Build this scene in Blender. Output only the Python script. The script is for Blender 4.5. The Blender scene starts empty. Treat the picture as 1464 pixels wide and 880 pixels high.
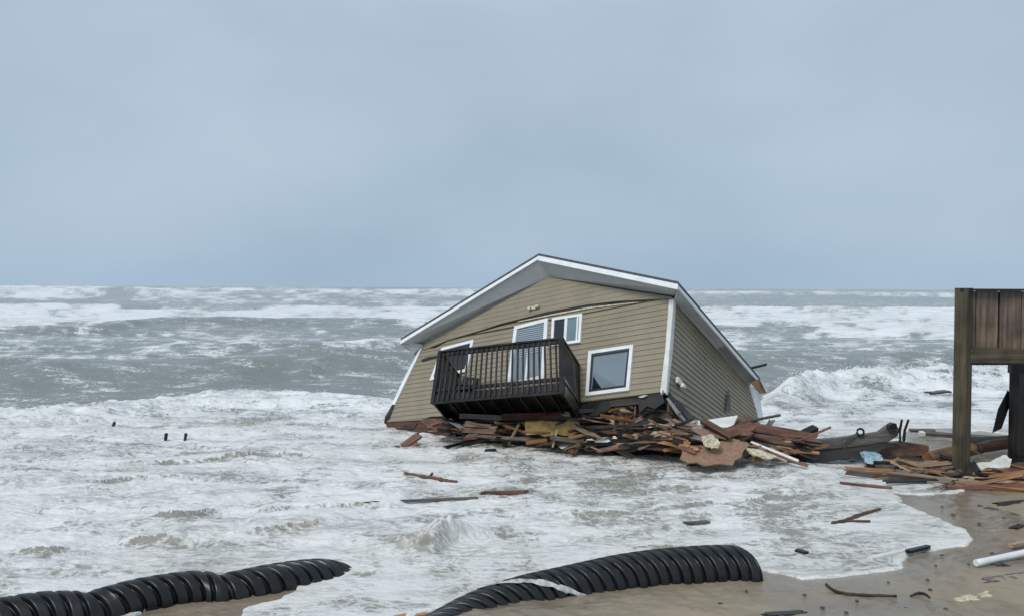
import bpy, bmesh, math, random
import numpy as np
from mathutils import Vector, Matrix
random.seed(7)
S = bpy.context.scene
C = S.collection
PI = math.pi

# ------------------------------------------------------------------ camera
F = 1300.0; CAMZ = 4.5
_p = -math.atan(29/F); _r = math.radians(0.27)
FW = Vector((0, math.cos(_p), math.sin(_p)))
_u0 = Vector((1, 0, 0)).cross(FW)
RT = Vector((1, 0, 0))*math.cos(_r) + _u0*math.sin(_r)
UP = RT.cross(FW)
cam = bpy.data.cameras.new('camera'); camo = bpy.data.objects.new('camera', cam); C.objects.link(camo)
cam.sensor_width = 36; cam.lens = 36*F/1464; cam.clip_end = 60000; cam.clip_start = 0.1
M = Matrix((RT, UP, -FW)).transposed().to_4x4(); M.translation = (0, 0, CAMZ)
camo.matrix_world = M
S.camera = camo
S.render.resolution_x = 1024; S.render.resolution_y = 615

# ------------------------------------------------------------------ world: overcast sky
SUN_EL, SUN_AZ = math.radians(48), math.radians(-145)     # azimuth from +Y, clockwise
W = bpy.data.worlds.new('World'); S.world = W; W.use_nodes = True
nt = W.node_tree; nt.nodes.clear()
def N(t, tree=None, **k):
    n = (tree or nt).nodes.new(t)
    for a, b in k.items(): setattr(n, a, b)
    return n
out = N('ShaderNodeOutputWorld'); bg1 = N('ShaderNodeBackground'); bg2 = N('ShaderNodeBackground'); mx = N('ShaderNodeMixShader')
sky = N('ShaderNodeTexSky'); sky.sky_type = 'NISHITA'; sky.sun_disc = False
sky.sun_elevation = SUN_EL; sky.sun_rotation = SUN_AZ; sky.air_density = 1.2; sky.dust_density = 3
bg1.inputs[1].default_value = 0.09
nt.links.new(sky.outputs[0], bg1.inputs[0])
tc = N('ShaderNodeTexCoord'); sep = N('ShaderNodeSeparateXYZ'); nt.links.new(tc.outputs['Generated'], sep.inputs[0])
mp = N('ShaderNodeMapping'); mp.inputs['Scale'].default_value = (1.6, 1.6, 3.0); nt.links.new(tc.outputs['Generated'], mp.inputs[0])
no = N('ShaderNodeTexNoise'); no.inputs['Scale'].default_value = 1.5; no.inputs['Detail'].default_value = 5; no.inputs['Roughness'].default_value = .45
nt.links.new(mp.outputs[0], no.inputs['Vector'])
cr = N('ShaderNodeValToRGB'); e = cr.color_ramp.elements
e[0].position = .36; e[0].color = (.330, .425, .522, 1); e[1].position = .64; e[1].color = (.408, .500, .598, 1)
nt.links.new(no.outputs[0], cr.inputs[0])
hr = N('ShaderNodeValToRGB'); e = hr.color_ramp.elements; hr.color_ramp.interpolation = 'B_SPLINE'
e[0].position = 0.0; e[0].color = (.90, .95, 1.0, 1); e[1].position = 1.0; e[1].color = (4.0, 3.4, 2.75, 1)
for p_, c_ in ((.06, (.96, .99, 1.0, 1)), (.30, (1.0, 1.0, 1.0, 1)), (.48, (2.5, 2.2, 1.9, 1))):
    q = hr.color_ramp.elements.new(p_); q.color = c_
nt.links.new(sep.outputs[2], hr.inputs[0])
mu = N('ShaderNodeMix', data_type='RGBA', blend_type='MULTIPLY'); mu.inputs[0].default_value = 1
nt.links.new(cr.outputs[0], mu.inputs[6]); nt.links.new(hr.outputs[0], mu.inputs[7])
nt.links.new(mu.outputs[2], bg2.inputs[0]); bg2.inputs[1].default_value = 1.0
mx.inputs[0].default_value = .94
nt.links.new(bg1.outputs[0], mx.inputs[1]); nt.links.new(bg2.outputs[0], mx.inputs[2]); nt.links.new(mx.outputs[0], out.inputs[0])
sl = bpy.data.lights.new('sun', 'SUN'); sl.energy = 1.6; sl.angle = math.radians(22); sl.color = (1, .97, .93)
so = bpy.data.objects.new('sun', sl); C.objects.link(so)
sd = Vector((math.sin(SUN_AZ)*math.cos(SUN_EL), math.cos(SUN_AZ)*math.cos(SUN_EL), math.sin(SUN_EL)))
so.rotation_euler = sd.to_track_quat('Z', 'Y').to_euler()
S.view_settings.view_transform = 'Standard'; S.view_settings.look = 'None'; S.view_settings.gamma = 1
S.view_settings.exposure = 0.25

# ------------------------------------------------------------------ helpers
def ray(px, py):
    return (FW*F + RT*(px-732) + UP*(440-py)).normalized()
def at(px, py, d):                       # world point seen at a photo pixel at forward distance d
    r = ray(px, py); return Vector((0, 0, CAMZ)) + r*(d/r.dot(FW))
def gd(px, py, z=0.0):                   # the same on the ground
    r = ray(px, py); return Vector((0, 0, CAMZ)) + r*((z-CAMZ)/r.z)

def tag(o, label=None, cat=None, group=None, kind=None):
    if label: o['label'] = label
    if cat: o['category'] = cat
    if group: o['group'] = group
    if kind: o['kind'] = kind
    return o
def empty(name, loc, mat=None):
    o = bpy.data.objects.new(name, None); C.objects.link(o); o.empty_display_size = .3
    if mat is not None: o.matrix_world = mat
    else: o.location = loc
    return o
def link(name, me, mat, parent=None):
    o = bpy.data.objects.new(name, me); C.objects.link(o)
    if mat is not None: me.materials.append(mat)
    if parent is not None: o.parent = parent
    return o
def mesh_from(name, vs, fs, smooth=False):
    me = bpy.data.meshes.new(name); me.from_pydata([tuple(v) for v in vs], [], fs); me.update()
    if smooth: me.polygons.foreach_set('use_smooth', [True]*len(me.polygons))
    return me
class MB:
    def __init__(s): s.v = []; s.f = []
    def add(s, vs, fs):
        n = len(s.v); s.v += [Vector(v) for v in vs]; s.f += [tuple(n+i for i in f) for f in fs]
    def hexa(s, b, t):                   # bottom quad, top quad
        s.add(list(b)+list(t), [(3, 2, 1, 0), (4, 5, 6, 7), (0, 1, 5, 4), (1, 2, 6, 5), (2, 3, 7, 6), (3, 0, 4, 7)])
    def box(s, c, d, rot=None):
        x, y, z = d[0]/2, d[1]/2, d[2]/2; R = rot or Matrix.Identity(3); c = Vector(c)
        P = [c + R @ Vector(p) for p in ((-x,-y,-z),(x,-y,-z),(x,y,-z),(-x,y,-z),(-x,-y,z),(x,-y,z),(x,y,z),(-x,y,z))]
        s.hexa(P[:4], P[4:])
    def bar(s, a, b, w, h, up=Vector((0, 0, 1))):   # box along a-b, width w, height h (along up)
        a, b = Vector(a), Vector(b); x = (b-a).normalized(); y = up.cross(x)
        if y.length < 1e-4: y = Vector((0, 1, 0)).cross(x)
        y.normalize(); z = x.cross(y)
        q = lambda c: [c - y*w/2 - z*h/2, c + y*w/2 - z*h/2, c + y*w/2 + z*h/2, c - y*w/2 + z*h/2]
        s.hexa(q(a), q(b))
    def tube(s, pts, rad, n=10, cap=True):
        pts = [Vector(p) for p in pts]; rings = []
        for i, p in enumerate(pts):
            d = (pts[min(i+1, len(pts)-1)] - pts[max(i-1, 0)]).normalized()
            u = d.cross(Vector((0, 0, 1)));
            if u.length < 1e-3: u = d.cross(Vector((1, 0, 0)))
            u.normalize(); w = u.cross(d); r = rad[i] if hasattr(rad, '__len__') else rad
            rings.append([p + (u*math.cos(2*PI*k/n) + w*math.sin(2*PI*k/n))*r for k in range(n)])
        vs = [v for r in rings for v in r]; fs = []
        for i in range(len(pts)-1):
            for k in range(n): fs.append((i*n+k, i*n+(k+1) % n, (i+1)*n+(k+1) % n, (i+1)*n+k))
        if cap: fs += [tuple(range(n-1, -1, -1)), tuple((len(pts)-1)*n+k for k in range(n))]
        s.add(vs, fs)
    def prism(s, poly, off):             # polygon extruded by vector off
        n = len(poly); off = Vector(off); P = [Vector(p) for p in poly]
        s.add(P + [p+off for p in P], [tuple(range(n)), tuple(range(2*n-1, n-1, -1))] + [(i+n, (i+1) % n+n, (i+1) % n, i) for i in range(n)])
    def build(s, name, mat, parent=None, bevel=0, smooth=False):
        me = mesh_from(name, s.v, s.f, smooth)
        bm = bmesh.new(); bm.from_mesh(me); bmesh.ops.recalc_face_normals(bm, faces=bm.faces)
        ng = [f for f in bm.faces if len(f.verts) > 4]
        if ng: bmesh.ops.triangulate(bm, faces=ng)
        bm.to_mesh(me); bm.free()
        return link(name, me, mat, parent)

# ---- materials
def newmat(name):
    m = bpy.data.materials.new(name); m.use_nodes = True; t = m.node_tree
    b = t.nodes['Principled BSDF']; return m, t, b
def noise(t, vec, scale, detail=4, rough=.5, mapping=None):
    n = t.nodes.new('ShaderNodeTexNoise'); n.inputs['Scale'].default_value = scale
    n.inputs['Detail'].default_value = detail; n.inputs['Roughness'].default_value = rough
    if mapping is not None:
        m = t.nodes.new('ShaderNodeMapping'); m.inputs['Scale'].default_value = mapping
        t.links.new(vec, m.inputs[0]); vec = m.outputs[0]
    t.links.new(vec, n.inputs['Vector']); return n.outputs[0]
def ramp(t, fac, stops):
    r = t.nodes.new('ShaderNodeValToRGB'); el = r.color_ramp.elements
    while len(el) < len(stops): el.new(.5)
    for i, (p, c) in enumerate(stops): el[i].position = p; el[i].color = (*c, 1) if len(c) == 3 else c
    t.links.new(fac, r.inputs[0]); return r.outputs[0]
def mathn(t, op, a, b=None, clamp=False):
    n = t.nodes.new('ShaderNodeMath'); n.operation = op; n.use_clamp = clamp
    for i, v in enumerate((a, b)):
        if v is None: continue
        if isinstance(v, (int, float)): n.inputs[i].default_value = v
        else: t.links.new(v, n.inputs[i])
    return n.outputs[0]
def mixc(t, f, a, b, mode='MIX'):
    n = t.nodes.new('ShaderNodeMix'); n.data_type = 'RGBA'; n.blend_type = mode
    for i, v in ((0, f), (6, a), (7, b)):
        if isinstance(v, (int, float)): n.inputs[i].default_value = v
        elif isinstance(v, tuple): n.inputs[i].default_value = (*v, 1)
        else: t.links.new(v, n.inputs[i])
    return n.outputs[2]
def bump(t, b, h, strength=.3, dist=.02):
    n = t.nodes.new('ShaderNodeBump'); n.inputs['Strength'].default_value = strength; n.inputs['Distance'].default_value = dist
    t.links.new(h, n.inputs['Height']); t.links.new(n.outputs[0], b.inputs['Normal'])
def coord(t, k='Object'):
    return t.nodes.new('ShaderNodeTexCoord').outputs[k]

def wood(name, c1, c2, rough=.75, axis=0, grain=14, wetdark=.5):
    m, t, b = newmat(name); co = coord(t)
    mp = [grain*1.4]*3; mp[axis] = grain*.08
    g = noise(t, co, 1, 6, .65, tuple(mp)); big = noise(t, co, 1.7, 4)
    oi = t.nodes.new('ShaderNodeObjectInfo').outputs['Random']
    col = ramp(t, g, [(.28, tuple(x*.45 for x in c1)), (.5, c1), (.72, c2)])
    dark = ramp(t, big, [(.35, (wetdark,)*3), (.6, (1, 1, 1))])
    col = mixc(t, 1.0, col, dark, 'MULTIPLY')
    v = ramp(t, oi, [(0, (.7, .72, .75)), (1, (1.2, 1.15, 1.1))])
    col = mixc(t, 1.0, col, v, 'MULTIPLY')
    t.links.new(col, b.inputs['Base Color']); b.inputs['Roughness'].default_value = rough
    t.links.new(ramp(t, big, [(.3, (rough*.5,)*3), (.6, (rough,)*3)]), b.inputs['Roughness'])
    bump(t, b, g, .5, .01); return m
def plain(name, c, rough=.6, var=.12, scale=3, bumpd=.002, spec=None, c2=None, metal=0):
    m, t, b = newmat(name); co = coord(t)
    n = noise(t, co, scale, 6, .6); c2 = c2 or tuple(x*(1-var*2.5) for x in c)
    t.links.new(ramp(t, n, [(.3, c2), (.62, c)]), b.inputs['Base Color'])
    b.inputs['Roughness'].default_value = rough; b.inputs['Metallic'].default_value = metal
    bump(t, b, noise(t, co, scale*8, 4), .3, bumpd)
    return m
MAT = {}
MAT['brown'] = wood('brown_wood', (.15, .075, .045), (.27, .14, .085))
MAT['red'] = wood('red_wood', (.16, .070, .045), (.27, .125, .080), .6)
MAT['orange'] = wood('orange_wood', (.36, .17, .07), (.52, .28, .13), .65, wetdark=.7)
MAT['pale'] = wood('pale_wood', (.45, .33, .22), (.62, .50, .37), wetdark=.75)
MAT['grey'] = wood('grey_wood', (.14, .13, .12), (.24, .22, .20))
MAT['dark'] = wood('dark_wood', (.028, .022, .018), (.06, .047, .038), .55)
MAT['black'] = wood('black_wood', (.010, .010, .010), (.026, .024, .022), .5)
MAT['olive'] = wood('olive_timber', (.115, .088, .045), (.20, .155, .085), .7, axis=2, grain=9)
MAT['deckwall'] = wood('weathered_board', (.17, .122, .082), (.28, .21, .15), .7, axis=2, grain=9)
MAT['balc'] = wood('dark_stained_wood', (.011, .009, .008), (.03, .026, .024), .45, grain=8)
MAT['balust'] = wood('baluster_wood', (.035, .027, .023), (.085, .068, .06), .5, axis=2, grain=8)
MAT['tanw'] = wood('tan_wood', (.30, .19, .11), (.46, .32, .20), wetdark=.7)
MAT['greybeam'] = wood('weathered_grey_beam', (.16, .145, .125), (.27, .25, .22), wetdark=.7)
MAT['olivebeam'] = wood('beam_timber', (.115, .088, .045), (.20, .155, .085), .7, axis=0, grain=9)
MAT['darkred'] = wood('dark_red_wood', (.07, .030, .020), (.14, .065, .042), .6)
MAT['bark'] = wood('orange_bark', (.22, .12, .06), (.36, .21, .11), .85, grain=7, wetdark=.45)
MAT['film'] = plain('wash_film', (.62, .62, .60), .3, .28, 9, .01)
MAT['spray'] = plain('spray_foam', (.82, .84, .85), .6, .03)
MAT['white'] = plain('white_vinyl', (.78, .80, .80), .45, .06)
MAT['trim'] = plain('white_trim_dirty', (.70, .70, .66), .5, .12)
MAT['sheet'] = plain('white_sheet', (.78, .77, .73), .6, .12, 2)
MAT['soffit'] = plain('soffit_vinyl_shaded', (.46, .47, .46), .6, .05)  # white vinyl greyed: shade under the overhang is in the colour
MAT['shingle'] = plain('asphalt_shingle', (.085, .09, .095), .9, .2, 9, .01)
MAT['black_pvc'] = plain('dark_interior', (.02, .022, .025), .4, .1)
MAT['foamyellow'] = plain('yellow_foam_board', (.46, .31, .10), .8, .22, 4, .01)
MAT['cream'] = plain('cream_insulation', (.66, .60, .44), .95, .2, 14, .02)
MAT['tan'] = plain('tan_chipboard', (.31, .20, .135), .85, .2, 12, .006, c2=(.22, .11, .065))
MAT['blue'] = plain('blue_tarp', (.16, .30, .37), .4, .35, 7, .01, c2=(.5, .58, .6))
MAT['stone'] = plain('shell_stone', (.08, .07, .06), .8)
MAT['orangeplastic'] = plain('orange_board', (.50, .25, .12), .6)

def siding_mat():
    m, t, b = newmat('tan_vinyl_siding'); co = coord(t)
    big = noise(t, co, .9, 5, .6); st = noise(t, co, 1, 5, .6, (3, 3, .5))
    col = ramp(t, big, [(.3, (.225, .195, .135)), (.7, (.290, .252, .180))])
    col = mixc(t, .12, col, ramp(t, st, [(.35, (.19, .16, .11)), (.65, (.34, .29, .20))]))
    t.links.new(col, b.inputs['Base Color']); b.inputs['Roughness'].default_value = .5
    bump(t, b, noise(t, co, 1, 3, .5, (1.2, 1.2, 2)), .15, .01); return m
MAT['siding'] = siding_mat()
def glass_mat(name, c):
    m, t, b = newmat(name); co = coord(t)
    t.links.new(ramp(t, noise(t, co, .8, 3), [(.35, tuple(x*.8 for x in c)), (.65, c)]), b.inputs['Base Color'])
    b.inputs['Roughness'].default_value = .06; b.inputs['Specular IOR Level'].default_value = .8
    bump(t, b, noise(t, co, 1.3, 2), .05, .05); return m
MAT['glass'] = glass_mat('window_glass', (.20, .25, .29))  # pale base colour stands in for the reflection on the panes
MAT['glass_dark'] = glass_mat('dark_glass', (.012, .014, .018))
MAT['glass_green'] = glass_mat('greenish_glass', (.17, .24, .26))
def blinds_mat():
    m, t, b = newmat('window_blinds'); co = coord(t)
    w = t.nodes.new('ShaderNodeTexWave'); w.bands_direction = 'Z'; w.inputs['Scale'].default_value = 4.5; w.inputs['Distortion'].default_value = .6
    t.links.new(co, w.inputs['Vector'])
    t.links.new(ramp(t, w.outputs[1], [(.2, (.09, .12, .15)), (.7, (.30, .35, .38))]), b.inputs['Base Color'])
    b.inputs['Roughness'].default_value = .15; return m
MAT['blinds'] = blinds_mat()
def pipe_mat():
    m, t, b = newmat('black_corrugated_plastic'); co = coord(t)
    n = noise(t, co, 5, 6, .6); n2 = noise(t, co, 30, 4, .6)
    col = ramp(t, n, [(.35, (.004, .0043, .0046)), (.7, (.011, .0115, .0125))])
    col = mixc(t, ramp(t, n2, [(.66, (0, 0, 0)), (.74, (.35, .35, .35))]), col, (.12, .11, .095))
    t.links.new(col, b.inputs['Base Color'])
    t.links.new(ramp(t, n, [(.3, (.22,)*3), (.7, (.42,)*3)]), b.inputs['Roughness'])
    bump(t, b, n2, .3, .008); return m
MAT['pipe'] = pipe_mat()

# ------------------------------------------------------------------ numpy noise
def vnoise(x, y, seed=0):
    xi = np.floor(x).astype(np.int64); yi = np.floor(y).astype(np.int64); fx = x-xi; fy = y-yi
    fx = fx*fx*fx*(fx*(fx*6-15)+10); fy = fy*fy*fy*(fy*(fy*6-15)+10)
    def h(a, b):
        n = (a*374761393 + b*668265263 + seed*1274126177) & 0xffffffff
        n = ((n ^ (n >> 13))*1103515245) & 0xffffffff
        n = ((n ^ (n >> 16))*2654435761) & 0xffffffff
        return (n ^ (n >> 15))/4294967295.0
    a, b, c, d = h(xi, yi), h(xi+1, yi), h(xi, yi+1), h(xi+1, yi+1)
    return (a*(1-fx)+b*fx)*(1-fy) + (c*(1-fx)+d*fx)*fy
def fbm(x, y, o, seed=0, g=.5):
    s = 0; a = 1; w = 0
    for k in range(o):
        s = s + a*vnoise(x*1.97**k+k*17.3, y*1.97**k-k*9.1, seed+k); w += a; a *= g
    return s/w
def sst(a, b, x):
    t = np.clip((x-a)/(b-a), 0, 1); return t*t*(3-2*t)
def poly_sd(x, y, P):                    # signed distance, positive inside
    P = np.array(P); n = len(P); d = np.full(x.shape, 1e9); ins = np.zeros(x.shape, bool)
    for i in range(n):
        ax, ay = P[i]; bx, by = P[(i+1) % n]; ex, ey = bx-ax, by-ay
        wx, wy = x-ax, y-ay; tt = np.clip((wx*ex+wy*ey)/(ex*ex+ey*ey+1e-12), 0, 1)
        d = np.minimum(d, (wx-ex*tt)**2+(wy-ey*tt)**2)
        c = ((ay > y) != (by > y)) & (x < (bx-ax)*(y-ay)/((by-ay) if abs(by-ay) > 1e-9 else 1e-9)+ax)
        ins ^= c
    d = np.sqrt(d); return np.where(ins, d, -d)
def G2(px, py):
    p = gd(px, py); return (p.x, p.y)

# land (sand not covered by the wash), outline on the ground
LAND = [G2(*p) for p in [(3200, 622), (1464, 622), (1370, 612), (1300, 612), (1286, 622), (1292, 645), (1310, 668), (1372, 690), (1384, 700), (1340, 709), (1284, 706),
        (1293, 723), (1337, 739), (1362, 753), (1377, 764), (1385, 770), (1376, 778), (1337, 786), (1296, 788), (1291, 802), (1288, 810), (1255, 816),
        (1187, 827), (1146, 828), (1112, 818), (1080, 812), (1000, 812), (900, 828), (790, 846), (700, 852), (655, 866), (600, 880), (560, 910), (480, 1000), (480, 1600), (4000, 1600), (4000, 800)]]
LAND2 = [G2(*p) for p in [(170, 890), (230, 862), (330, 842), (400, 838), (432, 842), (395, 858), (350, 872), (345, 900), (330, 1000), (100, 1000), (100, 920)]]
def land_sd(x, y):
    n = (fbm(x*1.3, y*1.3, 4, 91)-.5)*.5 + (fbm(x*5, y*5, 3, 92)-.5)*.12
    s = np.maximum(poly_sd(x, y, LAND), poly_sd(x, y, LAND2))
    return s+n*np.clip(y/22, .4, 1.2)

def grid_xy(u0, u1, nu, d):              # fan of ground points: finer near, coarser far
    u = np.linspace(u0, u1, nu); Y, U = np.meshgrid(d, u, indexing='ij'); return U*Y, Y
def grid_mesh(name, X, Y, Z, attrs):
    r, c = X.shape; me = bpy.data.meshes.new(name)
    co = np.empty((r*c, 3), np.float32); co[:, 0] = X.ravel(); co[:, 1] = Y.ravel(); co[:, 2] = Z.ravel()
    i = np.arange((r-1)*(c-1)); a = (i//(c-1))*c + i % (c-1)
    q = np.stack([a, a+1, a+c+1, a+c], 1)
    if Y[1, 0] < Y[0, 0]: q = q[:, ::-1]
    me.vertices.add(r*c); me.vertices.foreach_set('co', co.ravel())
    me.loops.add(q.size); me.loops.foreach_set('vertex_index', q.ravel().astype(np.int32))
    me.polygons.add(len(q)); me.polygons.foreach_set('loop_start', np.arange(0, q.size, 4, dtype=np.int32))
    me.polygons.foreach_set('use_smooth', np.ones(len(q), bool))
    me.update(calc_edges=True)
    for k, v in attrs.items():
        at_ = me.attributes.new(k, 'FLOAT', 'POINT'); at_.data.foreach_set('value', v.ravel().astype(np.float32))
    return me

# ------------------------------------------------------------------ sand
dd = 5850/np.arange(150, 1150, 1.1)
X, Y = grid_xy(-.95, 1.0, 1100, dd)
sd_ = land_sd(X, Y)
def sand_z(X, Y, sd):
    z = np.where(sd > 0, .05*(1-np.exp(-np.clip(sd, 0, None)/.7))+.012*np.clip(sd, 0, 8), sd*.22)
    z = np.clip(z, -.6, 1) + (fbm(X*.7, Y*.7, 3, 5)-.5)*.10*sst(0, .8, sd) + (fbm(X*3.5, Y*3.5, 4, 6)-.5)*.05*sst(0, .4, sd)
    z = z + (fbm(X*6, Y*14, 3, 8)-.5)*.015*sst(0, .3, sd)
    return z
Zs = sand_z(X, Y, sd_)
m, t, b = newmat('wet_sand'); co = coord(t)
wet = t.nodes.new('ShaderNodeAttribute'); wet.attribute_name = 'wet'; wv = wet.outputs['Fac']
n1 = noise(t, co, .9, 6, .6); n2 = noise(t, co, 60, 3, .6); n3 = noise(t, co, 2.5, 6, .62)
c = ramp(t, n1, [(.3, (.29, .225, .15)), (.7, (.385, .31, .215))])
c = mixc(t, ramp(t, n3, [(.54, (0, 0, 0)), (.72, (.75, .75, .75))]), c, (.22, .175, .12))
c = mixc(t, ramp(t, n2, [(.3, (.3,)*3), (.6, (0,)*3)]), c, (.20, .16, .115))
c = mixc(t, wv, c, mixc(t, 1.0, c, (.72, .72, .74), 'MULTIPLY'))
t.links.new(c, b.inputs['Base Color'])
t.links.new(ramp(t, wv, [(0, (.55,)*3), (1, (.16,)*3)]), b.inputs['Roughness'])
bump(t, b, mixc(t, .3, n3, n2), .35, .03)
wetv = np.clip(1.15-np.clip(sd_, 0, 9)/1.6, 0, 1)*.9*(.6+.8*fbm(X*1.1, Y*1.1, 3, 31)) + sst(.5, .62, fbm(X*.45, Y*.8, 3, 37))*.7
so_ = link('beach_sand', grid_mesh('beach_sand', X, Y, Zs, {'wet': np.clip(wetv, 0, 1)}), m); so_['kind'] = 'structure'

# ------------------------------------------------------------------ sea
def in_poly_soft(PX, PY, P, soft):
    return sst(-soft, soft, poly_sd(PX, PY, P))
rows = np.concatenate([np.array([411.15, 411.3, 411.5, 411.75]), np.arange(412, 640, .72), np.arange(640, 1000, .85), np.arange(1000, 1300, 6)])
X, Y = grid_xy(-.78, .82, 1320, 5850/(rows-411))
PX = 732+F*X/Y; PY = 411+5850/Y
rowsp = np.gradient(Y[:, 0])[:, None]*-1
def wl_ok(l): return sst(1.5, 4, l/np.maximum(np.abs(rowsp), 1e-3))   # fade waves the grid cannot carry
def ridge(n): return 1-np.abs(2*n-1)*2
sdl = land_sd(X, Y)*(Y < 34)+(-50)*(Y >= 34)
off = sst(29, 42, Y)                     # offshore factor
z = np.zeros_like(X)
z += (fbm(X/70, Y/26, 2, 11)-.5)*.95*sst(45, 110, Y)*wl_ok(26)
z += (fbm(X/40, Y/12, 2, 12)-.5)*.85*off*wl_ok(12)
z += (ridge(fbm(X/13, Y/5, 2, 13))-.3)*.16*off*wl_ok(5)
z += (ridge(fbm(X/4.5, Y/2, 2, 14))-.3)*.075*(.25+.75*off)*wl_ok(2)
z += (ridge(fbm(X/1.5, Y/.75, 3, 15))-.3)*.035*(.5+.5*off)*wl_ok(.75)
z += (fbm(X/3000, Y/900, 3, 16)-.3)*2.2*sst(300, 900, Y)
z += (vnoise(X/90, Y/300, 17)-.4)*2.4*sst(250, 700, Y)
inn = 1-off
z += (fbm(X/2.2, Y/1.4, 4, 21, .55)-.5)*.24*inn
z += (ridge(fbm(X/.9, Y/.45, 4, 22, .55))-.2)*.052*inn
z += (fbm(X/.22, Y/.15, 3, 23, .6)-.5)*.03*inn
def curve(pts):
    P = sorted(pts); a = np.array([p[0] for p in P]); bb = np.array([5850/(p[1]-411) for p in P]); return a, bb
def crest(pts, A, wf, wb, jag=.0, seed=1, lo=-1e9, hi=1e9, fade=60, lump=0.0):
    a, bb = curve(pts); yc = np.interp(PX, a, bb)
    yc = yc + (fbm(X/(1.2+yc*.05), X*0+seed, 3, seed)-.5)*jag
    s = Y-yc                              # + behind the crest (seaward)
    prof = np.where(s > 0, np.exp(-(s/wb)**2), np.exp(-(s/wf)**2))
    msk = sst(lo-fade, lo+fade, PX)*(1-sst(hi-fade, hi+fade, PX))
    mod = .65+.7*fbm(X/(yc*.12), X*0+seed*3.1, 2, seed+5)
    l = 1+lump*((fbm(X/.8, Y/.5, 4, seed+9, .6)-.5)*2)
    return A*prof*msk*mod*l, s, msk
# near left bore
h, s1, m1 = crest([(-700, 618), (0, 604), (130, 596), (250, 585), (340, 580), (450, 581), (560, 586), (700, 600)], .33, 3.2, 1.0, 1.4, 41, -3000, 600, 60, .5); z += h; nearb = h
# right breaker, two sets
h, s2, m2 = crest([(1060, 590), (1130, 575), (1200, 562), (1300, 558), (1400, 552), (2000, 540)], .95, 1.7, 1.8, 1.0, 43, 1110, 4000, 45, .30); z += h; rb = h
h, _, _ = crest([(1200, 543), (1464, 530), (2000, 522)], .6, 3, 2.0, 2, 44, 1260, 4000, 60, .3); z += h
# bands far out
h, _, _ = crest([(-900, 482), (0, 480), (150, 476), (230, 467), (640, 467), (760, 470)], .55, 2.5, 14, 5, 45, -3000, 760, 40, .15); z += h
h, _, _ = crest([(960, 447), (1370, 445), (2200, 441)], 1.4, 20, 6, 12, 46, 980, 4000, 40, .1); z += h
h, _, _ = crest([(-900, 423), (200, 421), (700, 423)], 2.6, 60, 60, 60, 47, -3000, 260, 90, .1); z += h
h, _, _ = crest([(200, 500), (420, 496), (700, 492)], .55, 3, 5, 6, 48, 200, 900, 80, .1); z += h
h, _, _ = crest([(-900, 556), (300, 548), (640, 530)], .95, 3, 6, 4, 49, -3000, 640, 80, 0); z += h
h, _, _ = crest([(1000, 520), (1300, 512), (2000, 505)], .8, 4, 5, 5, 50, 1000, 4000, 80, 0); z += h
lines_f = 0
for P_, A_, lo_, hi_, sd__ in (([(80, 753), (200, 750), (340, 741), (420, 731), (560, 724), (720, 706)], .10, 90, 730, 81), ([(-300, 700), (40, 695), (200, 690), (340, 686)], .08, -300, 330, 82),
        ([(150, 668), (330, 660), (520, 655)], .08, 140, 520, 83), ([(760, 742), (900, 736), (1040, 720), (1180, 704)], .06, 780, 1180, 84), ([(20, 790), (200, 776), (360, 770), (520, 745)], .07, 0, 500, 85),
        ([(900, 790), (1050, 778), (1200, 768), (1300, 756)], .04, 900, 1290, 86)):
    a_, b_ = curve(P_); yc = np.interp(PX, a_, b_)+(fbm(X/.8, X*0+sd__, 4, sd__)-.5)*.7; s_ = Y-yc
    k_m = sst(lo_-40, lo_+60, PX)*(1-sst(hi_-60, hi_+40, PX))*sst(.25, .6, vnoise(X/.9, X*0+sd__, sd__+1)+.15)
    z += A_*k_m*np.where(s_ > 0, np.exp(-(s_/.9)**2), np.exp(-(s_/.04)**2)); lines_f = lines_f + k_m*(.22*np.where(s_ > 0, np.exp(-(s_/.8)**2), 0)-.30*np.where(s_ <= 0, np.exp(-(s_/.14)**2), 0))
# small curling wavelet close in
wx, wy = G2(632, 778); ang = math.radians(62)
e1 = np.array([math.cos(math.radians(38)), math.sin(math.radians(38))]); e2 = np.array([e1[1], -e1[0]])
al = (X-wx)*e1[0]+(Y-wy)*e1[1]; ac = (X-wx)*e2[0]+(Y-wy)*e2[1]      # ac + towards camera
ac2 = ac+.10*np.sin(al*4)+.25*al*al*.2
wv_ = .37*np.exp(-(al/1.0)**2)*np.where(ac2 > 0, np.exp(-(ac2/.13)**2), np.exp(-(ac2/.50)**2))*(.75+.5*fbm(al*5, ac*1.2, 3, 61))
z += wv_; z += wv_*(fbm(al*13, ac*2.5, 3, 63)-.5)*.4; wv_b = wv_*(.4+1.2*fbm(al*9, ac*3, 3, 62))
# shallow edge: the wash thins to a lip on the sand
sea = -sdl                               # + inside the water
calm = sst(.0, 3.0, sea)
z = z*(.12+.88*calm*(Y < 34)+.88*(Y >= 34)*1.0)
z = np.where(Y < 34, z*(.25+.75*sst(.1, 2.5, sea))+.020*np.exp(-((sea-.07)/.07)**2)+.012, z)
zl = sand_z(X, Y, sdl)
z = np.where(sea < 0, np.minimum(z, zl-.004+sea*.5), z)
z = np.where((sea < 2.0) & (sea > 0) & (Y < 34), np.maximum(z, .012), z)
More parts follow.
